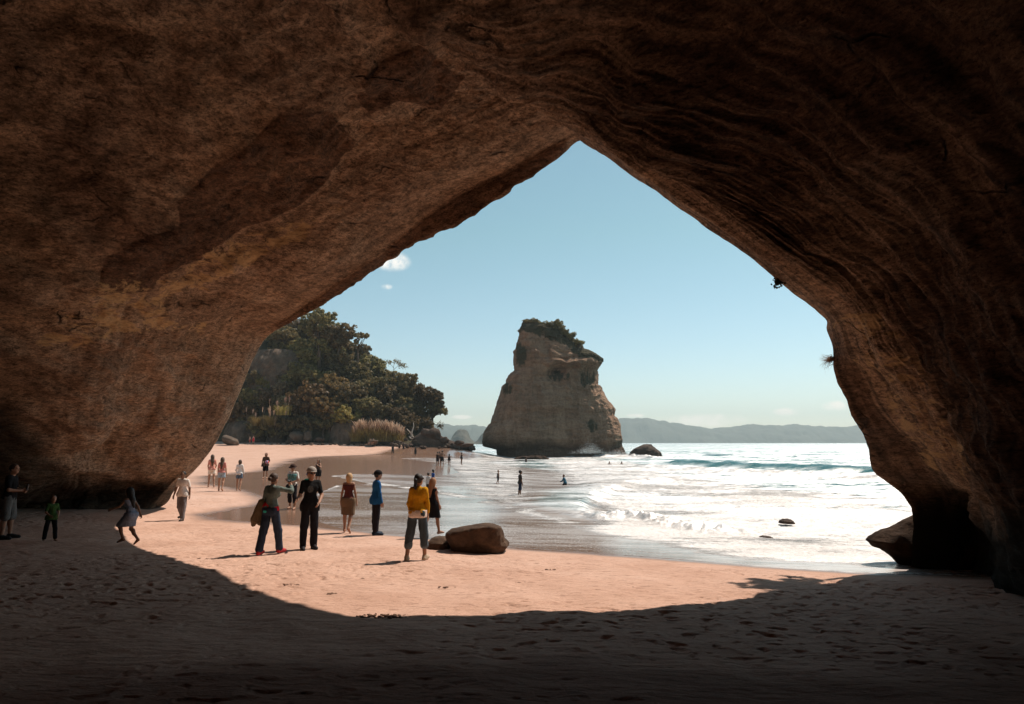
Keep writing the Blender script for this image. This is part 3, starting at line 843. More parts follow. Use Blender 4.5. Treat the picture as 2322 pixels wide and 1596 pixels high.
stain_shade = np.maximum(mark([(406, 459), (476, 379), (564, 326), (635, 256), (758, 247), (800, 326), (732, 423), (644, 481), (564, 512), (459, 586), (362, 617), (344, 653), (265, 675), (225, 635), (238, 591), (326, 538), (401, 503)], 12),
                   mark([(820, 176), (864, 137), (961, 106), (1058, 168), (1041, 203), (997, 243), (908, 234), (847, 265), (820, 229)], 12))
stain_shade = np.maximum(stain_shade, .62 * sstep(.36, .28, Vc) * sstep(2.02, 2.1, Uc) * sstep(2.99, 2.96, Uc) * inside)  # riser below the upper left ledge: its shade darkened into the colour
ochre = np.maximum(mark([(340, 640), (480, 560), (620, 510), (760, 460), (800, 480), (690, 540), (560, 610), (450, 660), (370, 680)], 12), mark([(60, 790), (210, 640), (300, 610), (400, 720), (480, 720), (470, 760), (330, 750), (200, 790)], 14) * 0.95)
ochre = np.maximum(ochre, mark([(1880, 728), (1990, 690), (2089, 806), (2153, 970), (2210, 1098), (2115, 1082), (2065, 1006), (1957, 854)], 12) * 0.85)
dark = sstep(3.0, 3.6, Uc + 0.25 * fbm(V * .35, 3)) * sstep(0.5, 1.8, Vc + .5 * fbm(V * .3 + 9, 3)) * inside  # shade of the right vault and near wall, painted into the rock colour
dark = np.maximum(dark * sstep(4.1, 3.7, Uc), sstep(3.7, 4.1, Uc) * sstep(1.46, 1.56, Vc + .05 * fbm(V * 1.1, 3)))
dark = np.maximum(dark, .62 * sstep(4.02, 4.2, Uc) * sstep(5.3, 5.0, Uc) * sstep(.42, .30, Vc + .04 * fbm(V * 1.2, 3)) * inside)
hz = V[:, 2] - sand_z(np.clip(V[:, 0], -60, 60), np.clip(V[:, 1], -40, 60))
algae_shade = sstep(1.9, 0.9, hz + 0.5 * fbm(V * .5, 3)) * sstep(5.0, 5.2, Uc) * inside + sstep(1.2, .5, hz + .4 * fbm(V * .6, 3)) * sstep(1, .6, Uc) * inside * .7
algae_shade = np.maximum(algae_shade, .75 * mark([(-90, 1010), (0, 900), (90, 1010), (170, 1085), (300, 1098), (420, 1092), (400, 1130), (340, 1180), (-90, 1185)], 26))  # shade of the lower left corner, painted into the wall colour
# the flaked hollow
V = V - N * (-0.07 * stain_shade)[:, None] * 1.0
V[:, 2] = np.where(Vc < -0.4, np.maximum(V[:, 2], -3), V[:, 2])
fc = grid_faces(NU, len(vv))
cave = add("cave", mesh_from("cave", V, fc, attrs={"stain_shade": stain_shade, "ochre": ochre, "dark": dark, "algae_shade": np.clip(algae_shade, 0, 1), "streak": streak}), M_CAVE,
           label="brown sandstone sea cave arching over the beach with a pointed opening", kind="structure")
cave.data.update()

# ------------------------------------------------------------------ sea stack
_lo = [(645, 1385), (640, 1340), (530, 1310), (530, 1280), (545, 1200), (560, 1165), (590, 1130), (625, 1040), (655, 960), (690, 870), (700, 812), (730, 800), (735, 760), (750, 735), (775, 706), (805, 695), (810, 640), (803, 590), (805, 512), (822, 500), (825, 446), (838, 440), (842, 380), (838, 330), (855, 310), (862, 260), (872, 240)]
_ro = [(1775, 1385), (1765, 1345), (1735, 1290), (1728, 1230), (1715, 1150), (1690, 1080), (1662, 1050), (1665, 1000), (1640, 960), (1610, 925), (1585, 880), (1550, 820), (1540, 798), (1515, 795), (1508, 770), (1520, 740), (1525, 700), (1510, 670), (1512, 620), (1520, 590), (1545, 575), (1545, 560), (1500, 542), (1440, 517), (1390, 497), (1380, 460), (1340, 450), (1310, 422), (1290, 386), (1250, 376), (1240, 352), (1200, 345), (1150, 330), (1080, 300), (1050, 270), (1010, 240)]
SD = 165.0
_cv = lambda q: ((1650 + q[0] / 2.2114) / 1.7233, (1150 + q[1] / 2.2114) / 1.7233)
_lp = np.array([P(*_cv(q), SD) for q in _lo]); _rp = np.array([P(*_cv(q), SD) for q in _ro])
hts = np.linspace(min(_lp[0, 2], _rp[0, 2]), _rp[-1, 2], 400)
xl = np.interp(hts, _lp[:, 2], _lp[:, 0]); xr = np.interp(hts, _rp[:, 2], _rp[:, 0])
hts[0] = -2.5
nz, na = 300, 420
zz = np.linspace(hts[0], hts[-1], nz)
L_ = np.interp(zz, hts, xl); R_ = np.interp(zz, hts, xr)
ang = np.linspace(0, 2 * np.pi, na, endpoint=False)
C_, W_ = (L_ + R_) / 2, (R_ - L_) / 2
dep = W_ * 0.40 + 9.0 * sstep(0, 4, W_)
ex = 0.5
ca = np.sign(np.cos(ang)) * np.abs(np.cos(ang))**ex; sa = np.sign(np.sin(ang)) * np.abs(np.sin(ang))**ex
X = C_[:, None] + W_[:, None] * ca[None]; Y = SD + dep[:, None] * sa[None] + 2.0 + .32 * W_[:, None] * ca[None]
Z = np.repeat(zz[:, None], na, 1)
# slope the top down to the right and the back
SV = np.stack([X, Y, Z], 2).reshape(-1, 3)
dirn = np.stack([np.tile(ca, nz), np.tile(sa, nz), np.zeros(nz * na)], 1); dirn /= np.linalg.norm(dirn, axis=1)[:, None]
hrel = (SV[:, 2] - hts[0]) / (hts[-1] - hts[0])
side = np.abs(dirn[:, 0])
dsp = 1.5 * fbm(SV * np.array([.09, .09, .05]) + 3, 4) + 0.5 * fbm(SV * np.array([.5, .5, .12]) + 8, 4) + 0.35 * fbm(SV * np.array([.25, .25, .9]), 4) + .8 * fbm(SV * np.array([.22, .22, .16]) + 14, 4) + 0.34 * ridged(SV * np.array([.55, .55, .22]) + 2, 4) + 0.22 * fbm(SV * np.array([.9, .9, 2.2]), 3)
fl_ = SV[:, 2] / 2.6 + .8 * fbm(SV * .12, 2)
dsp = dsp + .45 * sstep(.75, 1.0, fl_ - np.floor(fl_)) * sstep(.35, .55, hrel)
# overhanging shelf and the hollow under it on the upper right of the face
q = proj(SV)
frontf = sstep(0.0, -0.35, dirn[:, 1])
hol = .8 * np.exp(-(((q[:, 0] - 1262) / 32)**2 + ((q[:, 1] - 842 + .18 * (q[:, 0] - 1262)) / 8)**2)) + .7 * np.exp(-(((q[:, 0] - 1335) / 26)**2 + ((q[:, 1] - 850) / 16)**2))
shelf = np.exp(-(((q[:, 0] - 1270) / 48)**2 + ((q[:, 1] - 822) / 9)**2)) + np.exp(-(((q[:, 0] - 1330) / 30)**2 + ((q[:, 1] - 822) / 10)**2))
dsp = dsp + frontf * (-3.4 * hol + 2.2 * shelf)
under = sstep(3.2, 0.6, SV[:, 2]) * frontf
dsp = dsp - 1.8 * under
SV = SV + dirn * (dsp * (1 - 0.72 * side))[:, None]
SV[:, 2] += 0.7 * fbm(SV * .3, 4) * sstep(0.05, .2, hrel) * (1 - .6 * side)
SV[:, 2] -= sstep(.55, 1, hrel) * np.clip(SV[:, 1] - SD, 0, 30) * .12
moss = 0.95 * frontf * np.maximum.reduce([.62 * np.exp(-(((q[:, 0] - 1262) / 52)**2 + ((q[:, 1] - 852) / 24)**2)), .62 * np.exp(-(((q[:, 0] - 1335) / 34)**2 + ((q[:, 1] - 858) / 34)**2)), .9 * np.exp(-(((q[:, 0] - 1183) / 16)**2 + ((q[:, 1] - 805) / 38)**2)),
                                         .7 * np.exp(-(((q[:, 0] - 1152) / 16)**2 + ((q[:, 1] - 882) / 26)**2)), .75 * np.exp(-(((q[:, 0] - 1340) / 22)**2 + ((q[:, 1] - 965) / 28)**2))])
slope_top = np.interp(q[:, 0], [1172, 1200, 1280, 1310, 1362], [738, 742, 770, 800, 815])
moss = np.maximum(moss, 0.7 * sstep(18, 0, q[:, 1] - slope_top - 6))
moss = np.maximum(moss, sstep(.93, .99, hrel) * .8)
wetb = sstep(3.6, 1.0, SV[:, 2] + 1.6 * fbm(SV * .15, 3)) * .7
cap = len(SV)
SV = np.vstack([SV, [[SV[-na:, 0].mean(), SV[-na:, 1].mean(), SV[-na:, 2].mean() + .3]]])
tri = np.stack([np.full(na, cap), (nz - 1) * na + np.arange(na), (nz - 1) * na + (np.arange(na) + 1) % na], 1)
stack = add("sea_stack", mesh_from("sea_stack", SV, [grid_faces(na, nz, True), tri], attrs={"moss": np.append(moss, 1), "wet": np.append(wetb, 0)}), M_STACK,
            label="tall pale rock stack with a flat shrub grown top standing in the surf", cat="rock stack")

# ------------------------------------------------------------------ wooded hill on the left and its cliffs
FOOT = np.array([(-140, 150), (-95, 152), (-65, 155), (-42, 153), (-30, 152), (-22, 151), (-15, 149)], float)
RIDGE_X = [-140, -70, -52, -46, -38, -30, -24, -19, -15, -12]
RIDGE_Z = [40, 34, 26.5, 23.5, 18.5, 13.5, 8.5, 3.5, 0.5, -2]


def hill_z(x, y):
    fy = np.interp(x, FOOT[:, 0], FOOT[:, 1])
    r = np.interp(x, RIDGE_X, RIDGE_Z)
    b = sand_z(x, fy)
    t = np.maximum(y - fy, 0)
    return b + (r - b) * (1 - np.exp(-t / 11.0)) * 1.12 - np.maximum(t - 40, 0) * .25


gx = np.linspace(-140, -9, 150); gy = np.linspace(146, 240, 120)
GX, GY = np.meshgrid(gx, gy)
hz_ = hill_z(GX.ravel(), GY.ravel())
hz_ = np.where(GY.ravel() < np.interp(GX.ravel(), FOOT[:, 0], FOOT[:, 1]), hz_ - 1.5, hz_)
hv = np.stack([GX.ravel(), GY.ravel(), hz_], 1)
hv[:, 2] += .8 * fbm(hv * .12, 4) * sstep(0, 4, hv[:, 2])
hv[:, 2] = np.where(hv[:, 0] > -18, hv[:, 2] - (hv[:, 0] + 18) * 1.6, hv[:, 2])
add("hill", mesh_from("hill", hv, grid_faces(150, 120)), M_HILL, label="steep dark hillside under the trees at the left end of the beach", kind="structure")


def cliff(cxp, top, bot, left, right, D, depth, seed, label, mat):
    """a rock face standing out of the slope."""
    n, m_ = 60, 50
    a = P(left, top, D); b = P(right, bot, D)
    x = np.linspace(a[0], b[0], n); z = np.linspace(b[2] - 1.5, a[2] + 1, m_)
    XX, ZZ = np.meshgrid(x, z)
    t = (XX - a[0]) / (b[0] - a[0]) * 2 - 1
    hh = (ZZ - z[0]) / (z[-1] - z[0])
    YY = D + np.abs(t)**3 * depth + hh**3 * depth * .6
    v = np.stack([XX.ravel(), YY.ravel(), ZZ.ravel()], 1)
    v[:, 1] -= 1.1 * fbm(v * np.array([.35, 0, .07]) + seed, 4) + .35 * fbm(v * .6 + seed, 4)
    back = v.copy(); back[:, 1] += depth + 5
    f = grid_faces(n, m_)
    e = len(v)
    rimi = np.concatenate([np.arange(n), np.arange(1, m_) * n + n - 1, (m_ - 1) * n + np.arange(n - 2, -1, -1), np.arange(m_ - 2, 0, -1) * n])
    r2 = np.roll(rimi, -1)
    sidef = np.stack([r2, rimi, rimi + e, r2 + e], 1)
    add("cliff", mesh_from("cliff", np.vstack([v, back]), [f, f[:, ::-1] + e, sidef]), mat, label=label, kind="structure")


cliff(0, 796, 868, 545, 668, 158, 6, 1, "bare grey rock face between the trees high on the hillside", M_PALEROCK)
cliff(0, 962, 1004, 735, 806, 150.5, 4, 5, "low pale rock face behind the beach between dark bush and dry reeds", M_PALEROCK)
cliff(0, 962, 1006, 486, 592, 151, 5, 9, "grey sloping rock face at the foot of the hill beside the cave wall", M_PALEROCK)
cliff(0, 958, 1000, 600, 640, 151, 3, 12, "dark rock foot of the hill under the pampas plumes", M_DARKROCK)


# ------------------------------------------------------------------ far hills, islets
def ridge_mesh(name, pts, D, depth, rough, label, kind="structure", cat=None, mat=None, seed=0, nx=220):
    xs = np.array([p[0] for p in pts], float); ys = np.array([p[1] for p in pts], float)
    qx = np.linspace(xs[0], xs[-1], nx)
    qy = interp(qx, xs, ys[:, None])[:, 0]
    tops = np.array([P(a, b, D) for a, b in zip(qx, qy)])
    tops[:, 2] = np.maximum(tops[:, 2], -.9)
    k = 26
    s = np.linspace(-1, 1, k)
    v = np.zeros((k, nx, 3))
    for i, t in enumerate(s):
        v[i, :, 0] = tops[:, 0]
        v[i, :, 1] = D + t * depth
        v[i, :, 2] = -1.2 + (tops[:, 2] + 1.2) * (1 - abs(t)**2.2)
    v = v.reshape(-1, 3)
    hs = max(tops[:, 2].max(), 1)
    v[:, 2] += hs * rough * fbm(v / hs * 1.6 + seed, 5) * sstep(-1, hs * .3, v[:, 2])
    v[:, 1] += hs * rough * 2 * fbm(v / hs * 1.1 + seed + 5, 4)
    add(name, mesh_from(name, v, grid_faces(nx, k)), mat, label=label, kind=kind, cat=cat)


M_FAR = rock_material("far_forest", (0.03, 0.035, 0.02), (0.055, 0.06, 0.032), (0.09, 0.085, 0.05), 0.012)
M_ISLET = rock_material("islet_rock", (0.04, 0.036, 0.026), (0.085, 0.075, 0.05), (0.14, 0.115, 0.085), 0.02)
FD = 4200
ridge_mesh("distant_hills", [(1280, 985), (1340, 965), (1400, 953), (1440, 948), (1480, 952), (1530, 961), (1600, 971), (1640, 972), (1690, 964), (1740, 965), (1800, 964), (1860, 968), (1920, 969), (1970, 965), (2040, 960), (2140, 968), (2260, 962), (2400, 975), (2500, 999)],
           FD, 420, .10, "long blue grey wooded hills on the horizon right of the stack", mat=M_FAR, seed=2, nx=400)
ridge_mesh("distant_hills", [(820, 985), (900, 968), (960, 966), (1000, 963), (1040, 967), (1075, 964), (1110, 972), (1160, 968), (1230, 975), (1290, 990)],
           3600, 380, .12, "blue grey hills on the horizon between the trees and the stack", mat=M_FAR, seed=6, nx=300)
ridge_mesh("islet", [(1016, 1002), (1022, 996), (1030, 984), (1036, 977), (1048, 975), (1060, 979), (1066, 992), (1074, 1001), (1080, 1003)], 1300, 38, .08, "small hazy islet with a steep right side out at sea", None, "islet", M_ISLET, 3, 90)
ridge_mesh("islet", [(1076, 1003), (1084, 996), (1092, 984), (1100, 980), (1112, 979), (1126, 974), (1140, 990), (1150, 1003)], 1300, 38, .08, "small hazy islet half hidden behind the left foot of the stack", None, "islet", M_ISLET, 13, 90)
ridge_mesh("islet", [(1005, 1003), (1009, 999), (1014, 999), (1018, 1003)], 1290, 8, .08, "tiny low rock out at sea left of the steep islet", None, "islet", M_ISLET, 23, 40)

# air: pale even haze that the far hills fade into
bmh = bmesh.new()
bmesh.ops.create_cube(bmh, size=1.0)
for v in bmh.verts:
    v.co = Vector((v.co.x * 10800, v.co.y * 5400 + 2600, -7.5 if v.co.z < 0 else 230.0))
hm = bpy.data.meshes.new("haze"); bmh.to_mesh(hm); bmh.free()
tz = NT("haze_air")
tz.n.remove(tz.b)
pv = tz.n.new("ShaderNodeVolumePrincipled")
pv.inputs["Color"].default_value = (0.72, 0.88, 0.93, 1)
pv.inputs["Density"].default_value = HAZE = 2.0e-4
pv.inputs["Anisotropy"].default_value = 0.2
tz.lk(pv.outputs[0], tz.out.inputs["Volume"])
add("haze", hm, tz.m, label="pale blue sea haze that the far hills fade into", kind="stuff")


# ------------------------------------------------------------------ trees
def tubes(name, chains, sides=7):
    """chains: list of lists of (x, y, z, r)."""
    vs, fs = [], []
    for ch in chains:
        ch = np.array(ch, float); base = sum(len(v) for v in vs)
        t = np.gradient(ch[:, :3], axis=0); t /= np.linalg.norm(t, axis=1)[:, None] + 1e-9
        up = np.where(np.abs(t[:, 2:3]) > 0.9, np.array([[1.0, 0, 0]]), np.array([[0, 0, 1.0]]))
        a = np.cross(t, up); a /= np.linalg.norm(a, axis=1)[:, None]; b = np.cross(t, a)
        an = np.linspace(0, 2 * np.pi, sides, endpoint=False)
        ring = ch[:, None, :3] + ch[:, None, 3:4] * (a[:, None] * np.cos(an)[None, :, None] + b[:, None] * np.sin(an)[None, :, None])
        vs.append(ring.reshape(-1, 3)); fs.append(grid_faces(sides, len(ch), True) + base)
        vs.append(ch[[0, -1], :3]); n = len(ch) * sides
        i = np.arange(sides)
        f0 = np.stack([np.full(sides, n), (i + 1) % sides, i, np.full(sides, n)], 1); f1 = np.stack([np.full(sides, n + 1), n - sides + i, n - sides + (i + 1) % sides, np.full(sides, n + 1)], 1)
        fs.append(np.concatenate([f0, f1])[:, :3] + base) if False else None
        tri_list.append((f0[:, :3] + base, f1[:, :3] + base))
    return vs, fs


tri_list = []


def tube_mesh(name, chains, sides=7):
    tri_list.clear()
    vs, fs = tubes(name, chains, sides)
    tr = [x for p in tri_list for x in p]
    return mesh_from(name, np.concatenate(vs), [np.concatenate(fs), np.concatenate(tr)])


def leaf_mesh(name, centers, normals, size, tint, r):
    """one small bent leaf spray (a quad) per centre."""
    n = len(centers)
    nn = normals / (np.linalg.norm(normals, axis=1)[:, None] + 1e-9)
    q = r.normal(size=(n, 3)); a = np.cross(nn, q); a /= np.linalg.norm(a, axis=1)[:, None] + 1e-9
    b = np.cross(nn, a)
    s = size * r.uniform(.6, 1.4, (n, 1)); asp = r.uniform(.45, .8, (n, 1))
    bend = nn * s * r.uniform(-.35, .35, (n, 1))
    v = np.stack([centers - a * s, centers - b * s * asp + bend, centers + a * s, centers + b * s * asp + bend], 1).reshape(-1, 3)
    f = np.arange(4 * n).reshape(n, 4)
    return mesh_from(name, v, f, smooth=False, attrs={"tint": np.repeat(tint, 4)})


def crown_proto(seed, lobes=11, per=330, flat=0.8, spread=0.68, lr=(0.30, 0.48), leaf=0.062, lean=0.0):
    r = np.random.default_rng(seed)
    cs, ns, ts, ctr = [], [], [], []
    for k in range(lobes):
        d = r.normal(size=3); d /= np.linalg.norm(d); d[2] = d[2] * .8 + .12
        c = d * spread * r.uniform(.55, 1.05) * np.array([1, 1, flat]); c[0] += lean * c[2]
        rad_ = r.uniform(*lr)
        ctr.append((c, rad_))
        # each bough carries several tufts, with gaps between them
        for j in range(15):
            e = r.normal(size=3); e /= np.linalg.norm(e); e[2] = e[2] * .8 + .15
            tc = c + e * rad_ * r.uniform(.55, 1.0); tr_ = rad_ * r.uniform(.18, .36)
            m = per // 15
            g = r.normal(size=(m, 3)); g /= np.linalg.norm(g, axis=1)[:, None]
            pos = tc + g * tr_ * r.uniform(.35, 1.0, (m, 1))**.6 * np.array([1, 1, .75])
            cs.append(pos); ns.append(g + .5 * (pos - c) / rad_ + r.normal(size=(m, 3)) * .6 + np.array([0, 0, .3]))
            ts.append(np.clip(np.full(m, r.uniform(0, 1)) + r.normal(size=m) * .15, 0, 1))
    return np.concatenate(cs), np.concatenate(ns), np.concatenate(ts), ctr, r


def tree_proto(seed, mat, trunk_h=1.0, **kw):
    c, n, t, ctr, r = crown_proto(seed, **kw)
    off = np.array([0, 0, trunk_h])
    lm = leaf_mesh("crown", c + off, n, kw.get("leaf", .062), t, r); lm.materials.append(mat)
    w = .075
    bend = r.uniform(-.12, .12, 2)
    main = [(0, 0, -.9, w * 1.25), (bend[0] * .3, bend[1] * .3, .0, w), (bend[0], bend[1], trunk_h * .55, w * .8), (bend[0] * .6, bend[1] * .6, trunk_h * .95, w * .5), (0, 0, trunk_h * 1.25, w * .2)]
    ch = [main]
    for (cc, rr) in ctr:
        s = np.array([bend[0], bend[1], trunk_h * r.uniform(.45, .8)]); e = cc + off
        m = (s + e) / 2 + np.array([0, 0, -.06]) + r.normal(size=3) * .05
        ch.append([(*s, w * .5), (*m, w * .33), (*e, w * .14)])
        for _ in range(2):
            e2 = e + r.normal(size=3) * rr * .55
            ch.append([(*(m * .4 + e * .6), w * .2), (*e2, w * .07)])
    tm = tube_mesh("trunk", ch, 6); tm.materials.append(M_BARK)
    return lm, tm


PRO = {
    "dark": [tree_proto(s, M_LEAF, lobes=20, spread=.66, per=480, leaf=.052, flat=.95) for s in (1, 2, 3, 4)],
    "olive": [tree_proto(s, M_LEAF_OLIVE, lobes=19, spread=.72, flat=.8, per=450, leaf=.052) for s in (11, 12)],
    "grey": [tree_proto(s, M_LEAF_GREY, trunk_h=1.0, lobes=9, leaf=.075, per=200) for s in (21, 22)],
    "ragged": [tree_proto(31, M_LEAF, trunk_h=1.5, lobes=8, per=170, lr=(.2, .32), spread=.85, leaf=.07)],
    "bush": [tree_proto(s, M_LEAF, trunk_h=.7, lobes=11, flat=.75, spread=.66) for s in (41, 42)],
    "lean": [tree_proto(51, M_LEAF, trunk_h=1.1, lobes=10, flat=.45, spread=.85, lr=(.24, .38), per=260)],
}


def plant_tree(name, kind, var, centre, r, label, cat, group=None, th=None, squash=1.0, rz=None, tilt=0.0):
    lm, tm = PRO[kind][var % len(PRO[kind])]
    h = {"dark": 1.0, "olive": 1.0, "grey": 1.0, "ragged": 1.5, "bush": .7, "lean": 1.1}[kind]
    e = bpy.data.objects.new(name, None); COL.objects.link(e)
    e.location = (centre[0] - math.sin(tilt) * h * r, centre[1], centre[2] - math.cos(tilt) * h * r * squash); e.scale = (r, r, r * squash)
    e.rotation_euler = (0, tilt, random.uniform(0, 6.28) if rz is None else rz)
    e.empty_display_size = .5
    tag(e, label, cat, group)
    add("crown", lm, parent=e); add("trunk", tm, parent=e)
    return e


GT = "evergreen trees covering the hillside"
T = [(727, 740, 40, "dark", "rounded dark tree at the highest point of the wooded skyline"), (685, 756, 36, "dark", "dark tree on the skyline touching the cave rim beside the highest crown"),
     (645, 778, 34, "dark", "dark tree crown above the bare cliff and against the cave rim"), (768, 768, 36, "dark", "dense dark crown one step down the skyline from the highest tree"),
     (814, 774, 23, "ragged", "ragged thin tree sticking out of the skyline with sky showing through"), (800, 806, 34, "dark", "dark crown directly under the ragged skyline tree"),
     (842, 842, 33, "dark", "skyline tree halfway down the ridge between the ragged tree and the bare sapling"), (880, 866, 32, "dark", "round skyline crown just under the bare sapling"),
     (918, 878, 33, "dark", "dark skyline crown just right of the bare sapling"), (950, 900, 31, "dark", "dark skyline crown next to the seaward end of the ridge"),
     (980, 910, 27, "dark", "large dark crown at the seaward end of the ridge"), (999, 930, 25, "lean", "flat topped bough leaning out over the sea at the end of the ridge"),
     (693, 805, 40, "dark", "big dark crown right of the upper cliff and below the skyline"), (735, 808, 38, "dark", "dark crown straight below the highest skyline tree"),
     (766, 832, 36, "dark", "dark crown in the middle of the upper slope"), (655, 818, 24, "dark", "dark foliage hanging over the right top of the bare cliff"),
     (806, 852, 34, "dark", "rounded crown in the second row under the ragged tree"), (838, 886, 34, "dark", "crown in the second row above the dry reed bed"),
     (876, 908, 34, "dark", "dark crown above the right end of the dry reed bed"), (911, 925, 32, "dark", "dark crown behind the bleached dead branch"), (946, 942, 30, "dark", "dark crown low on the seaward end of the slope"),
     (715, 865, 36, "dark", "brownish dark crown in the centre of the slope"), (757, 884, 36, "olive", "olive brown crown in the centre of the slope above the spreading tree"), (797, 904, 35, "dark", "crown left of the reed bed and one row up"),
     (700, 912, 42, "olive", "broad yellow green spreading tree low on the slope with pale limbs showing"), (748, 930, 38, "olive", "yellow green tree right of the broad spreading tree"), (782, 948, 30, "olive", "low yellow green crown over the low pale rock face"),
     (828, 925, 28, "dark", "dark crown directly behind the dry reed plumes"), (637, 884, 26, "grey", "grey green bush under the bare cliff"), (602, 896, 25, "grey", "pale grey green bush beside the cave wall above the pampas plumes"),
     (657, 918, 25, "grey", "greyish leafy bush between the pampas plumes and the spreading tree"), (572, 905, 26, "dark", "dark tree squeezed between the cave wall and the grey bush"), (545, 938, 30, "olive", "olive bush hanging beside the lower cave wall"),
     (562, 962, 22, "dark", "dark shrub over the sloping rock face by the cave wall"), (692, 962, 34, "bush", "dark spreading bush at the back of the beach below the spreading tree"), (640, 972, 32, "bush", "dark low bush at the foot of the hill right of the pampas plumes"),
     (607, 976, 34, "bush", "dark grassy bush at the back of the beach below the pampas plumes"), (733, 962, 24, "bush", "low dark bush on top of the low pale rock face"), (958, 966, 26, "bush", "dark bush at the seaward corner above the boulder pile"),
     (930, 960, 26, "bush", "dark bush beside the bleached dead branch"), (903, 948, 26, "dark", "dark crown behind the right edge of the reed bed"), (578, 862, 22, "dark", "dark tree at the lower left corner of the bare cliff"),
     (660, 868, 26, "dark", "dark crown at the lower right corner of the bare cliff"), (860, 935, 26, "dark", "dark crown in the middle behind the reed bed"), (625, 760, 24, "dark", "small dark crown peeping out right under the cave rim"), (690, 850, 30, "dark", "dark crown right beside the bare cliff at half height"), (600, 876, 20, "dark", "dark low crown at the foot of the bare cliff by the cave rim"), (635, 866, 18, "dark", "small dark crown in the middle of the bare cliff foot"), (972, 944, 22, "bush", "dark bush below the large crown at the seaward end of the ridge"), (981, 928, 20, "bush", "dark bush against the stem of the bough leaning over the sea")]
for i, (px_, py_, r_, kind, lab) in enumerate(T):
    D = 151.0; best = None
    for D in np.arange(151.5, 186, 0.5):
        p = P(px_, py_, D)
        if hill_z(p[0], D) + 0.75 * r_ / FPX * D >= p[2]:
            break
    else:
        D = 166
    r = r_ / FPX * D * 1.25
    D = D - r * .35
    plant_tree("evergreen_tree" if kind not in ("bush", "grey") else "evergreen_bush", kind, i, P(px_, py_, D), r, lab, "tree" if kind not in ("bush", "grey") else "bush", GT, tilt=.75 if kind == "lean" else 0.0, rz=0.0 if kind == "lean" else None)

# the crowns that close the forest between them
random.seed(5)
_f = [(620, 790), (735, 745), (800, 800), (900, 872), (970, 915), (975, 955), (900, 945), (800, 935), (690, 935), (585, 935), (575, 890), (685, 885), (695, 830)]
k = 0
while k < 46:
    x_, y_ = random.uniform(560, 985), random.uniform(740, 975)
    if seg_dist(np.array([[x_, y_]]), np.array(_f), True)[0] > -4: continue
    k += 1
    r_ = random.uniform(17, 27)
    for D in np.arange(151.5, 186, 0.5):
        p = P(x_, y_, D)
        if hill_z(p[0], D) + 0.5 * r_ / FPX * D >= p[2]: break
    plant_tree("evergreen_tree", "olive" if k % 4 == 0 else "dark", k, P(x_, y_, D), r_ / FPX * D * 1.2, "small evergreen crown filling the gaps of the forest between bigger crowns", "tree", "small crowns filling the hillside forest")

for x_, y_, r_ in ((590, 735, 34), (545, 720, 36), (500, 735, 36), (455, 720, 38), (410, 700, 38), (540, 790, 34), (490, 800, 36), (440, 790, 36), (520, 860, 32), (470, 870, 34), (420, 860, 36), (500, 930, 30), (450, 935, 32), (400, 930, 34), (370, 780, 38), (360, 860, 36)):
    for D in np.arange(151.5, 190, 0.5):
        p = P(x_, y_, D)
        if hill_z(p[0], D) + 0.5 * r_ / FPX * D >= p[2]: break
    plant_tree("evergreen_tree", "dark", x_, P(x_, y_, D), r_ / FPX * D * 1.25, "evergreen crown of the hillside forest hidden behind the left cave wall", "tree", "trees of the forest behind the left cave wall")

# bare sapling against the sky, and the leaning bough's branch over the sea
p0 = P(892, 858, 163)
sap = tube_mesh("trunk", [[(0, 0, -1, .10), (.1, 0, 1.6, .07), (-.1, 0, 3.0, .05), (.5, 0, 4.2, .03)], [(-.1, 0, 2.6, .05), (-1.1, 0, 3.9, .02)], [(.1, 0, 2.2, .05), (1.5, .2, 3.6, .02)]], 5)
e = bpy.data.objects.new("sapling", None); COL.objects.link(e); e.location = p0
tag(e, "thin bare stemmed sapling with small leaf tufts sticking up from the skyline", "tree", GT)
add("trunk", sap, M_BARK, e)
rr_ = np.random.default_rng(5)
cc_ = np.concatenate([np.array(c) + rr_.normal(size=(90, 3)) * np.array([.5, .4, .3]) for c in ((.6, 0, 4.2), (-1.2, 0, 3.9), (1.6, .2, 3.5), (2.2, .2, 3.0))])
add("crown", leaf_mesh("crown", cc_, rr_.normal(size=cc_.shape), .17, rr_.uniform(0, 1, len(cc_)), rr_), M_LEAF, e)
p0 = P(975, 958, 156)
e = bpy.data.objects.new("twig", None); COL.objects.link(e); e.location = p0
tag(e, "thin twig with one leaf tuft hanging out over the sea below the leaning bough", "branch")
add("stem", tube_mesh("stem", [[(-1.5, .3, .3, .07), (.2, 0, .4, .05), (1.2, 0, -.4, .04), (2.1, 0, -.7, .03)], [(.2, 0, .4, .04), (1.5, 0, .0, .02)]], 5), M_BARK, e)
cc_ = np.array((2.3, 0, -.6)) + rr_.normal(size=(160, 3)) * np.array([.32, .3, .45])
add("leaves", leaf_mesh("leaves", cc_, rr_.normal(size=cc_.shape), .15, rr_.uniform(0, 1, len(cc_)), rr_), M_LEAF, e)

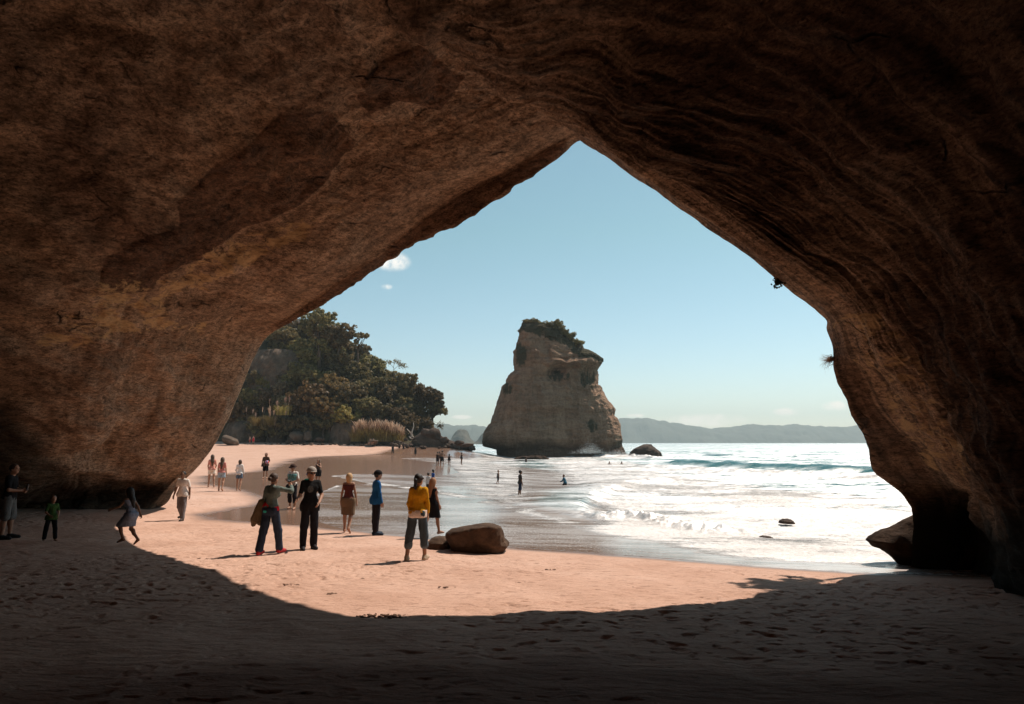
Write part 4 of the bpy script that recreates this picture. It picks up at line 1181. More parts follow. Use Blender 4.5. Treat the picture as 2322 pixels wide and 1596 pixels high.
# shrubs on the stack
for px_, py_, r_, kind, sq, lab in ((1200, 733, 17, "bush", .75, "low dense shrub on the left top corner of the rock stack"), (1226, 738, 17, "bush", .7, "low shrub in the middle of the stack's highest edge"),
                                   (1248, 752, 11, "bush", .8, "small shrub between the top bushes and the upright little tree on the stack"), (1264, 743, 16, "dark", 1.05, "upright little tree on the sloping top of the stack"),
                                   (1280, 757, 10, "dark", 1.0, "short shrub hugging the right side of the upright tree on the stack"), (1293, 766, 11, "dark", 1.1, "narrow shrub halfway down the stack's sloping top"), (1311, 779, 12, "bush", 1.0, "lowest round shrub on the stack's sloping top"),
                                   (1183, 752, 8, "bush", .9, "tuft of leaves hanging on the upper left edge of the stack")):
    plant_tree("stack_shrub", kind, int(px_), P(px_, py_ - 1, SD - 8.0), r_ / FPX * SD * 1.3, lab, "shrub", "shrubs growing on top of the rock stack", squash=sq)


# ------------------------------------------------------------------ reeds and pampas
def blades(name, base, h, w, lean, tint, r, seg=4, plume=None):
    """thin bent blades rising from base points; plume widens the upper part."""
    n = len(base)
    az = r.uniform(0, 2 * np.pi, n); ln = lean * r.uniform(.3, 1.2, n)
    dirx, diry = np.cos(az) * ln, np.sin(az) * ln
    sa_ = r.uniform(0, np.pi, n)
    wx_, wy_ = np.cos(sa_), np.sin(sa_)
    vs = np.zeros((n, seg + 1, 2, 3))
    for k in range(seg + 1):
        t = k / seg
        c = base + np.stack([dirx * t * t, diry * t * t, np.full(n, t - .12 * t**3)], 1) * h[:, None]
        ww = w * (plume[k] if plume is not None else (1 - .9 * t))
        vs[:, k, 0] = c - np.stack([wx_, wy_, 0 * wx_], 1) * ww
        vs[:, k, 1] = c + np.stack([wx_, wy_, 0 * wx_], 1) * ww
    idx = np.arange(n * (seg + 1) * 2).reshape(n, seg + 1, 2)
    f = np.stack([idx[:, :-1, 0], idx[:, :-1, 1], idx[:, 1:, 1], idx[:, 1:, 0]], -1).reshape(-1, 4)
    return mesh_from(name, vs.reshape(-1, 3), f, smooth=False, attrs={"tint": np.repeat(tint, (seg + 1) * 2)})


r_ = np.random.default_rng(77)
e = bpy.data.objects.new("reed_bed", None); COL.objects.link(e)
cR = P(858, 1001, 149.5); e.location = cR
tag(e, "tall dense bed of dry tan reeds with feathery tops at the back of the beach", "reeds")
n = 5200
bx = r_.uniform(-1, 1, n); bd = r_.uniform(-1, 1, n)
base = np.stack([bx * 5.3, bd * 1.8 + .3, np.zeros(n)], 1)
hh = (5.0 - 2.1 * np.clip(bx, 0, 1)**1.6 - 1.6 * np.clip(-bx - .6, 0, 1)) * r_.uniform(.45, 1.05, n)
tn = r_.uniform(0, .35, n)
add("stems", blades("stems", base, hh, .035, .34, tn, r_), M_REED, e)
add("leaves", blades("leaves", base[::2] + r_.normal(size=base[::2].shape) * [.3, .2, 0] - [0, .5, 0], hh[::2] * .68, .06, .55, r_.uniform(0, .6, len(base[::2])), r_), M_LEAF_OLIVE, e)
m = np.arange(n) % 7 == 0
pl = blades("plumes", base[m] + np.stack([0 * hh[m], 0 * hh[m], hh[m] * .72], 1), r_.uniform(.9, 1.9, m.sum()), .07, .55, r_.uniform(.4, 1, m.sum()), r_, 4, [.2, 1.0, 1.1, .8, .1])
add("plumes", pl, M_PLUME, e)
for px_, py_, cnt, lab in ((612, 948, 12, "clump of pampas grass with tall cream plumes right of the cave wall"), (582, 950, 6, "smaller pampas grass clump with cream plumes close to the cave wall"), (640, 925, 6, "pampas grass with pale plumes among the grey bushes")):
    e = bpy.data.objects.new("pampas_grass", None); COL.objects.link(e)
    e.location = P(px_, py_ + 16, 150)
    tag(e, lab, "pampas grass", "pampas grass clumps by the cave wall")
    n = 420
    base = np.stack([r_.normal(size=n) * .5, r_.normal(size=n) * .5, np.zeros(n)], 1)
    add("leaves", blades("leaves", base, r_.uniform(1.2, 2.6, n), .05, .9, r_.uniform(0, .5, n), r_), M_LEAF_OLIVE, e)
    base = np.stack([r_.normal(size=cnt) * 1.4, r_.normal(size=cnt) * .5, np.zeros(cnt)], 1)
    hh = r_.uniform(2.4, 4.2, cnt)
    add("stalks", blades("stalks", base, hh, .03, .2, r_.uniform(.4, 1, cnt), np.random.default_rng(cnt)), M_PLUME, e)
    pb = []
    for k in range(cnt):
        q_ = np.random.default_rng(cnt)
        azs = q_.uniform(0, 2 * np.pi, cnt); lns = .2 * q_.uniform(.3, 1.2, cnt)
        t0 = np.array([np.cos(azs[k]) * lns[k], np.sin(azs[k]) * lns[k], .88]) * hh[k] + base[k]
        pb.append(np.repeat((t0 - [0, 0, .3])[None], 16, 0) + r_.normal(size=(16, 3)) * np.array([.04, .04, .15]))
    pb = np.concatenate(pb)
    add("plumes", blades("plumes", pb, r_.uniform(.5, 1.1, len(pb)), .045, .30, r_.uniform(.5, 1, len(pb)), r_, 4, [.3, 1, 1.1, .7, .1]), M_PLUME, e)


# ------------------------------------------------------------------ rocks
def rock_mesh(name, seed, sx_=1, sy_=1, sz_=1, sub=4, rough=.35, ang=.5):
    bm = bmesh.new(); bmesh.ops.create_icosphere(bm, subdivisions=sub, radius=1.0)
    v = np.array([q.co[:] for q in bm.verts]); f = np.array([[w.index for w in q.verts] for q in bm.faces]); bm.free()
    r = np.random.default_rng(seed)
    # chop with random planes for broken faces
    for _ in range(9):
        d = r.normal(size=3); d /= np.linalg.norm(d); h = r.uniform(.55, .9)
        s = v @ d - h
        v = v - np.maximum(s, 0)[:, None] * d * ang * 1.7
    n_ = v / np.linalg.norm(v, axis=1)[:, None]
    v = v + n_ * (rough * .35 * fbm(v * 1.3 + seed * 3.1, 4) + rough * .12 * fbm(v * 4 + seed, 3))[:, None]
    return mesh_from(name, v * np.array([sx_, sy_, sz_]), f)


def profile_rock(name, prof, D, depth, mat, label, cat, noise=.08, seed=0, ex=.85, lean=0.0, group=None):
    """prof: (py, left px, right px) from the bottom up, seen at distance D."""
    hts = np.array([P(1160, p[0], D)[2] for p in prof]); L = np.array([P(p[1], p[0], D)[0] for p in prof]); R = np.array([P(p[2], p[0], D)[0] for p in prof])
    nz, na = 46, 90
    s = np.linspace(0, 1, nz); kk = np.linspace(0, 1, len(prof))
    hz = np.interp(s, kk, hts); l = np.interp(s, kk, L); r = np.interp(s, kk, R)
    an = np.linspace(0, 2 * np.pi, na, endpoint=False)
    ca = np.sign(np.cos(an)) * np.abs(np.cos(an))**ex; sa = np.sign(np.sin(an)) * np.abs(np.sin(an))**ex
    dp = depth * np.interp(s, [0, .5, 1], [1, .95, .6])
    X = ((l + r) / 2)[:, None] + ((r - l) / 2)[:, None] * ca; Y = D + dp[:, None] * sa + lean * s[:, None]; Z = np.repeat(hz[:, None], na, 1)
    v = np.stack([X, Y, Z], 2).reshape(-1, 3)
    c = v.mean(0)
    w = (R - L).max()
    d = np.stack([np.tile(ca, nz), np.tile(sa, nz), np.zeros(nz * na)], 1)
    v = v + d * (noise * w * (fbm((v - c) / w * 3 + seed, 4) + .35 * fbm((v - c) / w * 9 + seed, 3)))[:, None]
    v[:, 2] += noise * w * .35 * fbm((v - c) / w * 4 + seed + 9, 3) * np.repeat(s, na)
    cap = len(v); tp = v[-na:].mean(0) + [0, 0, .01 * w]
    v = np.vstack([v, tp[None]])
    tri = np.stack([np.full(na, cap), (nz - 1) * na + np.arange(na), (nz - 1) * na + (np.arange(na) + 1) % na], 1)
    o_ = np.array([c[0], c[1], hts[0]])
    return add(name, mesh_from(name, v - o_, [grid_faces(na, nz, True), tri]), mat, label=label, cat=cat, group=group, loc=o_)


profile_rock("boulder", [(1256, 1022, 1143), (1246, 1022, 1144), (1236, 1021, 1153), (1230, 1020, 1152), (1222, 1018, 1146), (1212, 1016, 1144), (1203, 1017, 1142), (1197, 1026, 1140), (1192, 1046, 1136), (1188, 1068, 1130), (1185.5, 1090, 1122)],
             16.6, .62, M_BOULDER, "big brown boulder at the water's edge right of the woman in yellow", "boulder", .035, 3, lean=-.42, ex=.62)
profile_rock("boulder", [(1244, 968, 1022), (1236, 967, 1024), (1228, 970, 1024), (1222, 976, 1020), (1218, 984, 1012)], 16.9, .42, M_BOULDER, "low flat brown rock touching the left side of the big boulder", "boulder", .03, 8)
profile_rock("ledge_rock", [(1310, 2070, 2300), (1285, 2058, 2300), (1262, 2030, 2300), (1242, 1996, 2290), (1226, 1972, 2280), (1212, 1988, 2270), (1196, 2018, 2260), (1180, 2044, 2250), (1166, 2068, 2240)], 15.9, .75, M_WETROCK,
             "pointed wet rock ledge jutting into the surf under the right cave wall", "rock", .055, 5, ex=1.1)
profile_rock("surf_rock", [(1230, 1718, 1758), (1224, 1716, 1760), (1219, 1720, 1752), (1215.5, 1728, 1744)], 22.0, .35, M_DARKROCK, "small dark rock poking out of the white surf near the sand", "rock", .05, 2)
profile_rock("surf_rock", [(1186, 1768, 1800), (1181, 1770, 1796), (1177, 1776, 1790)], 27, .4, M_DARKROCK, "low foam covered rock further out in the white surf", "rock", .06, 12)
profile_rock("surf_rock", [(1042, 1424, 1502), (1034, 1427, 1500), (1026, 1430, 1496), (1018, 1436, 1488), (1012, 1448, 1480), (1007.5, 1462, 1474)], 150, 3.2, M_DARKROCK, "dark angular rock in the sea right beside the foot of the stack", "rock", .04, 21, ex=1.1)
profile_rock("surf_rock", [(1041, 1168, 1246), (1036, 1176, 1240), (1033.5, 1196, 1232)], 124, 2.2, M_WETROCK, "low dark reef rock awash in front of the stack", "rock", .09, 31, ex=1.2)

ROCKS = [rock_mesh("boulder", s, *d, sub=3) for s, d in ((1, (1, .9, .7)), (2, (1, .8, .55)), (3, (.8, .9, .8)), (4, (1.1, .8, .6)), (5, (.9, .9, .9)), (6, (1.2, .8, .5)))]
for m_ in ROCKS: m_.materials.append(M_DARKROCK)
PALE = [m_.copy() for m_ in ROCKS[:3]]
for m_ in PALE: m_.materials[0] = M_PALEROCK


def rest_D(px_, py_, wpx, D0, lo=118.0):
    """nearest distance along the pixel's ray at which a rock of that size rests on the sand."""
    for D in np.arange(lo, D0 + .1, 0.4):
        p = P(px_, py_, D)
        if float(sand_z(p[0], p[1])[0]) >= p[2] - wpx / FPX * D * .22: return D
    return D0


profile_rock("rock_bank", [(1024, 900, 1072), (1016, 912, 1068), (1010, 922, 1060), (1004, 930, 1040), (998, 934, 1022), (992, 938, 1008), (986, 948, 998), (980, 956, 988)], 148.5, 2.6, M_DARKROCK,
             "dark rocky bank under the loose boulders at the seaward end of the beach", "rock bank", .03, 44, ex=.9)


def put_rock(me, px_, py_, wpx, D, label, group=None, zs=1.0, name="boulder"):
    o_ = add(name, me, label=label, cat="boulder", group=group, loc=P(px_, py_, D))
    s = wpx / FPX * D / 2
    o_.scale = (s, s, s * zs); o_.rotation_euler = (random.uniform(-.3, .3), random.uniform(-.3, .3), random.uniform(0, 6.28))
    return o_


for px_, py_, w, me, D, zs, lab in ((676, 991, 44, PALE[0], 150, .9, "broad pale boulder under the spreading tree at the back of the beach"), (698, 988, 26, PALE[2], 149.5, 1.5, "upright pale boulder leaning by the low pale rock face"), (656, 999, 30, ROCKS[1], 149, .7, "low dark boulder left of the broad pale one"),
                                    (847, 1003, 34, PALE[1], 146, .55, "smooth tan rounded rock in front of the reed bed"), (985, 988, 40, ROCKS[4], 148, 1.0, "biggest rounded dark boulder topping the rock pile by the sea"), (966, 981, 30, ROCKS[2], 149, 1.0, "dark boulder under the bush at the head of the rock pile"),
                                    (1006, 998, 26, ROCKS[0], 146, .9, "dark boulder just seaward of the biggest rounded one"), (1041, 1005, 24, ROCKS[0], 141, .8, "rounded dark boulder near the seaward tip of the rock pile"), (1058, 1009, 30, ROCKS[5], 139, .6, "long low dark rock near the tip of the rock pile"),
                                    (1070, 1017, 22, ROCKS[3], 145, .8, "last dark rock at the very tip of the rock pile"), (520, 998, 50, PALE[1], 150, .8, "pale grey boulder half hidden by the cave wall"), (727, 996, 26, ROCKS[3], 149, .8, "dark boulder at the left foot of the low pale rock face")):
    put_rock(me, px_, py_, w, rest_D(px_, py_, w, min(D, 147.0) if px_ > 900 else D), lab, None, zs)
random.seed(21)
for i in range(78):
    px_ = random.uniform(884, 1074)
    top_y = np.interp(px_, [884, 940, 985, 1020, 1050, 1075], [1000, 990, 986, 997, 1006, 1011]); bot_y = np.interp(px_, [884, 940, 1000, 1050, 1075], [1010, 1014, 1018, 1017, 1015])
    t = random.random()
    py_ = top_y + (bot_y - top_y) * t
    w_ = random.uniform(6, 17)
    put_rock(PALE[i % 3] if i % 7 == 0 else ROCKS[i % 6], px_, py_, w_, rest_D(px_, py_, w_, 147.2 - 1.2 * t),
             "small broken boulder in the rock pile at the seaward end of the beach", "boulders of the rock pile at the end of the beach", random.uniform(.6, 1.0))
for i in range(58):
    px_ = random.uniform(498, 905)
    y_ = np.interp(px_, [498, 600, 750, 905], [1002, 1004.5, 1006.5, 1009]) + random.uniform(-1.2, 2.0); w_ = random.uniform(4, 12)
    put_rock(PALE[i % 3] if i % 3 == 0 else ROCKS[i % 6], px_, y_, w_, rest_D(px_, y_, w_, 151.0),
             "small rock lying along the foot of the wooded slope", "small rocks along the back of the beach", random.uniform(.4, .8), "rock")

e = add("dead_branch", tube_mesh("dead_branch", [[(939, 1000, 148.5, .26), (936, 992, 148.5, .24), (932.5, 984, 148.5, .2), (935, 975, 148.5, .15), (938, 966, 148.5, .09), (937, 958, 148.6, .04)], [(932.5, 984, 148.5, .15), (928, 978, 148.4, .1), (922, 972, 148.4, .06)],
                         [(937, 996, 148.4, .2), (930, 993, 148, .16), (927, 989, 148, .08)], [(938, 999, 148, .2), (946, 1001, 147.6, .14), (952, 999, 147.4, .06)]] and
        [[(*P(a, b, c), w) for a, b, c, w in ch] for ch in ([(939, 1000, 148.5, .26), (936, 992, 148.5, .24), (932.5, 984, 148.5, .2), (935, 975, 148.5, .15), (938, 966, 148.5, .09), (937, 958, 148.6, .04)], [(932.5, 984, 148.5, .15), (928, 978, 148.4, .1), (922, 972, 148.4, .06)],
                         [(937, 996, 148.4, .2), (930, 993, 148, .16), (927, 989, 148, .08)], [(938, 999, 148, .2), (946, 1001, 147.6, .14), (952, 999, 147.4, .06)])], 7), M_PALEBARK, label="bleached forked dead branch standing among the boulders", cat="driftwood")

# plants on the cave mouth
M_DRYPLANT = leaf_material("cave_plant", (0.03, 0.03, 0.014), (0.09, 0.075, 0.03), .3)


def hang_plant(px_, py_, D, n, reach, label, droop):
    e = bpy.data.objects.new("hanging_plant", None); COL.objects.link(e); e.location = P(px_, py_, D)
    tag(e, label, "plant", "little plants hanging on the rim of the cave mouth")
    r = np.random.default_rng(int(px_))
    ch, cc = [], []
    for k in range(n):
        d = np.array([-r.uniform(.3, 1), r.uniform(-.3, .3), -r.uniform(0, .8) - droop]) * reach
        s = np.array([.15 + k * .03, 0, .1 - .1 * k * reach])
        ch.append([(*s, .012), (*(s + d * .6 + [0, 0, .03]), .008), (*(s + d), .005)])
        cc.append(s + d + r.normal(size=(26, 3)) * reach * .16); cc.append(s + d * .6 + r.normal(size=(8, 3)) * reach * .13)
    cc = np.concatenate(cc)
    add("stem", tube_mesh("stem", ch, 5), M_BARK, e)
    add("leaves", leaf_mesh("leaves", cc, r.normal(size=cc.shape), .035, r.uniform(0, 1, len(cc)), r), M_DRYPLANT, e)


hang_plant(1730, 590, 11.7, 5, .16, "small leafy plant hanging from the right cave rim, upper one of the pair", .1)
hang_plant(1757, 618, 11.85, 4, .24, "small leafy plant dangling from the right rim just below its twin", .5)
r_ = np.random.default_rng(8)
e = bpy.data.objects.new("grass_tuft", None); COL.objects.link(e); e.location = P(1890, 812, 13.1)
tag(e, "tuft of dry grass on the rock shoulder of the right cave rim", "grass tuft")
b_ = np.zeros((90, 3)) + r_.normal(size=(90, 3)) * .03
gm = blades("blades", b_, r_.uniform(.15, .3, 90), .006, .9, r_.uniform(0, 1, 90), r_)
go = add("blades", gm, M_REED, e); go.rotation_euler = (0, -1.9, 0)

# trees standing on the cliff outside, whose boughs shade the sand on the right
for D_, g, r, kind, lab in ((5.6, (4.75, 12.1), .95, "dark", "evergreen rooted on the outer cliff above the right side of the cave mouth"), (7.6, (4.4, 10.75), .85, "lean", "leaning evergreen on the outer cliff higher above the cave mouth"), (5.2, (5.6, 12.9), .8, "ragged", "thin ragged tree on the outer cliff beside the right cave rim")):
    s_ = SUN / math.hypot(SUN[0], SUN[1])
    c = np.array([g[0], g[1], 0]) + s_ * D_
    plant_tree("cliff_tree", kind, 1, c, r, lab, "tree", None)

# broken sand, weed and litter in front
M_WEED = plain("seaweed", (0.13, 0.075, 0.05), .9, 30)
r_ = np.random.default_rng(15)


def weed(px_, py_, w, n, label, group=None):
    g = sand_hit(px_, py_)
    bm = bmesh.new()
    for k in range(n):
        x, y = r_.normal() * w, r_.normal() * w * .45
        s = r_.uniform(.008, .022)
        m = Matrix.Translation((x, y, float(sand_z(g[0] + x, g[1] + y)[0]) - g[2] - .012 + s * .3)) @ Matrix.Rotation(r_.uniform(0, 6), 4, 'Z') @ Matrix.Diagonal((s * r_.uniform(1, 2.6), s, s * .55, 1))
        bmesh.ops.create_icosphere(bm, subdivisions=1, radius=1.0, matrix=m)
    me = bpy.data.meshes.new("seaweed"); bm.to_mesh(me); bm.free()
    add("seaweed", me, M_WEED, label=label, cat="seaweed", group=group, loc=g)


weed(866, 1395, .15, 60, "largest clump of dark weed lying on the sunlit sand at the shadow's edge")
weed(908, 1398, .10, 30, "smaller weed clump just right of the largest one at the shadow's edge")
weed(985, 1394, .12, 24, "thin scatter of weed on the shadow edge near the picture centre")
for i, (px_, py_) in enumerate([(560, 1330), (660, 1325), (760, 1345), (1180, 1320), (1330, 1345), (1420, 1330), (1010, 1330), (840, 1310), (470, 1265), (1250, 1290), (720, 1275), (1560, 1330), (1130, 1370), (1500, 1365)]):
    weed(px_, py_, .07, 8, "scrap of dark weed on the sunlit trampled sand", "weed scraps scattered on the sunlit sand")


# spray thrown up where the swell meets the stack
r_ = np.random.default_rng(61)
sp = []
for (px_, py_, w, hgt, n) in ((1338, 1028, 3.0, 2.2, 2600), (1400, 1031, 3.0, 1.0, 1200)):
    c = P(px_, py_, 146)
    u = r_.normal(size=(n, 3)) * np.array([w * .5, 1.2, 1]); u[:, 2] = np.abs(r_.normal(size=n)) * hgt * .45 * np.exp(-(u[:, 0] / w)**2)
    sp.append(c + u)
sp = np.concatenate(sp)
M_SPRAY = plain("white_spray", (.82, .80, .78), .6, 4, .05, .3, 0)
add("spray", leaf_mesh("spray", sp, r_.normal(size=sp.shape), .05, np.zeros(len(sp)), r_), M_SPRAY, label="white spray thrown up by swell at the foot of the stack", kind="stuff")


# ------------------------------------------------------------------ people: one smooth surface per body, grown from a posed skeleton
def surface_nets(F, org, h):
    ins = F < 0
    nx, ny, nz = F.shape
    c = np.zeros((nx - 1, ny - 1, nz - 1), np.int8)
    for dx in (0, 1):
        for dy in (0, 1):
            for dz in (0, 1):
                c += ins[dx:nx - 1 + dx, dy:ny - 1 + dy, dz:nz - 1 + dz]
    act = (c > 0) & (c < 8)
    ids = np.full(act.shape, -1, np.int64); cells = np.argwhere(act); ids[act] = np.arange(len(cells))
    s = np.zeros((len(cells), 3)); cnt = np.zeros(len(cells))
    i, j, k = cells.T
    for a in ((0, 0, 0), (0, 0, 1), (0, 1, 0), (0, 1, 1), (1, 0, 0), (1, 0, 1), (1, 1, 0), (1, 1, 1)):
        for ax in range(3):
            if a[ax]: continue
            b = list(a); b[ax] = 1
            fa = F[i + a[0], j + a[1], k + a[2]]; fb = F[i + b[0], j + b[1], k + b[2]]
            m = (fa < 0) != (fb < 0)
            t = np.where(m, fa / np.where(m, fa - fb, 1), 0)
            p = np.tile(np.array(a, float), (len(cells), 1)); p[:, ax] += t
            s += np.where(m[:, None], p, 0); cnt += m
    v = cells + s / cnt[:, None]
    quads = []
    for ax in range(3):
        sl = [slice(1, -1)] * 3; sl[ax] = slice(0, -1)
        a = ins[tuple(sl)]; sl2 = list(sl); sl2[ax] = slice(1, None)
        b = ins[tuple(sl2)]
        e = np.argwhere(a != b)
        if not len(e): continue
        fl = a[tuple(e.T)]
        off = np.ones(3, int); off[ax] = 0
        p = e + off
        u, w = (ax + 1) % 3, (ax + 2) % 3
        du = np.eye(3, dtype=int)[u]; dw = np.eye(3, dtype=int)[w]
        q = np.stack([ids[tuple((p - du - dw).T)], ids[tuple((p - dw).T)], ids[tuple(p.T)], ids[tuple((p - du).T)]], 1)
        q[~fl] = q[~fl][:, ::-1]
        quads.append(q)
    q = np.concatenate(quads)
    return org + v * h, q[(q >= 0).all(1)]


def field_mesh(name, prims, h, cuts=(), wrinkle=0.0, seed=0):
    """prims: ('c', a, b, ra, rb, k) tapered limb or ('e', centre, radii, rot3x3, k) ellipsoid; cuts: (point, normal) keep the side the normal points to."""
    lo, hi = [], []
    for p in prims:
        if p[0] == 'c':
            r = max(p[3], p[4]); lo.append(np.minimum(p[1], p[2]) - r); hi.append(np.maximum(p[1], p[2]) + r)
        else:
            r = max(p[2]); lo.append(p[1] - r); hi.append(p[1] + r)
    lo = np.min(lo, 0) - 3 * h; hi = np.max(hi, 0) + 3 * h
    n = np.ceil((hi - lo) / h).astype(int) + 1
    F = np.full(n, 1.0)
    ax = [lo[i] + h * np.arange(n[i]) for i in range(3)]
    for p in prims:
        k = p[-1]
        if p[0] == 'c':
            r = max(p[3], p[4]); a, b = np.asarray(p[1], float), np.asarray(p[2], float); l_, h_ = np.minimum(a, b) - r - k - 2 * h, np.maximum(a, b) + r + k + 2 * h
        else:
            r = max(p[2]); l_, h_ = p[1] - r - k - 2 * h, p[1] + r + k + 2 * h
        i0 = np.clip(((l_ - lo) / h).astype(int), 0, n - 1); i1 = np.clip(((h_ - lo) / h).astype(int) + 2, 1, n)
        g = np.stack(np.meshgrid(*[ax[q][i0[q]:i1[q]] for q in range(3)], indexing='ij'), -1)
        if p[0] == 'c':
            ab = b - a; t = np.clip(((g - a) @ ab) / (ab @ ab + 1e-12), 0, 1)
            d = np.linalg.norm(g - a - t[..., None] * ab, axis=-1) - (p[3] + (p[4] - p[3]) * t)
        else:
            q = (g - p[1]) @ p[3] if p[3] is not None else g - p[1]
            rr = np.asarray(p[2], float); kq = np.linalg.norm(q / rr, axis=-1)
            d = (kq - 1) * min(rr) if kq.size else kq
        sub = F[i0[0]:i1[0], i0[1]:i1[1], i0[2]:i1[2]]
        hh = np.clip(k - np.abs(d - sub), 0, None) / k
        F[i0[0]:i1[0], i0[1]:i1[1], i0[2]:i1[2]] = np.minimum(sub, d) - hh * hh * k * .25
    if len(cuts) or wrinkle:
        g = np.stack(np.meshgrid(*ax, indexing='ij'), -1)
        for pt, nr in cuts:
            F = np.maximum(F, -((g - np.asarray(pt)) @ np.asarray(nr, float)))
    F[0], F[-1] = 1, 1; F[:, 0], F[:, -1] = 1, 1; F[:, :, 0], F[:, :, -1] = 1, 1
    v, q = surface_nets(F, lo, h)
    if wrinkle:
        me = mesh_from(name, v, q)
        nr = np.zeros(len(me.vertices) * 3, np.float32); me.vertices.foreach_get("normal", nr); nr = nr.reshape(-1, 3)
        c = np.zeros(len(me.vertices) * 3, np.float32); me.vertices.foreach_get("co", c); c = c.reshape(-1, 3)
        c = c + nr * (wrinkle * (fbm(c * np.array([9, 9, 5]) + seed, 3) - .1))[:, None]
        me.vertices.foreach_set("co", c.astype(np.float32).ravel()); me.update()
        return me
    return mesh_from(name, v, q)


def rotx(v, a):
    c, s = math.cos(a), math.sin(a); return np.array([v[0], c * v[1] - s * v[2], s * v[1] + c * v[2]])


def limb_dir(f, o, side):
    f, o = math.radians(f), math.radians(o)
    return np.array([side * math.sin(o), math.sin(f) * math.cos(o), -math.cos(f) * math.cos(o)])


SKIN = {"tan": (0.36, 0.19, 0.12), "fair": (0.50, 0.30, 0.21), "brown": (0.22, 0.12, 0.075)}
LP, RP = -1, 1


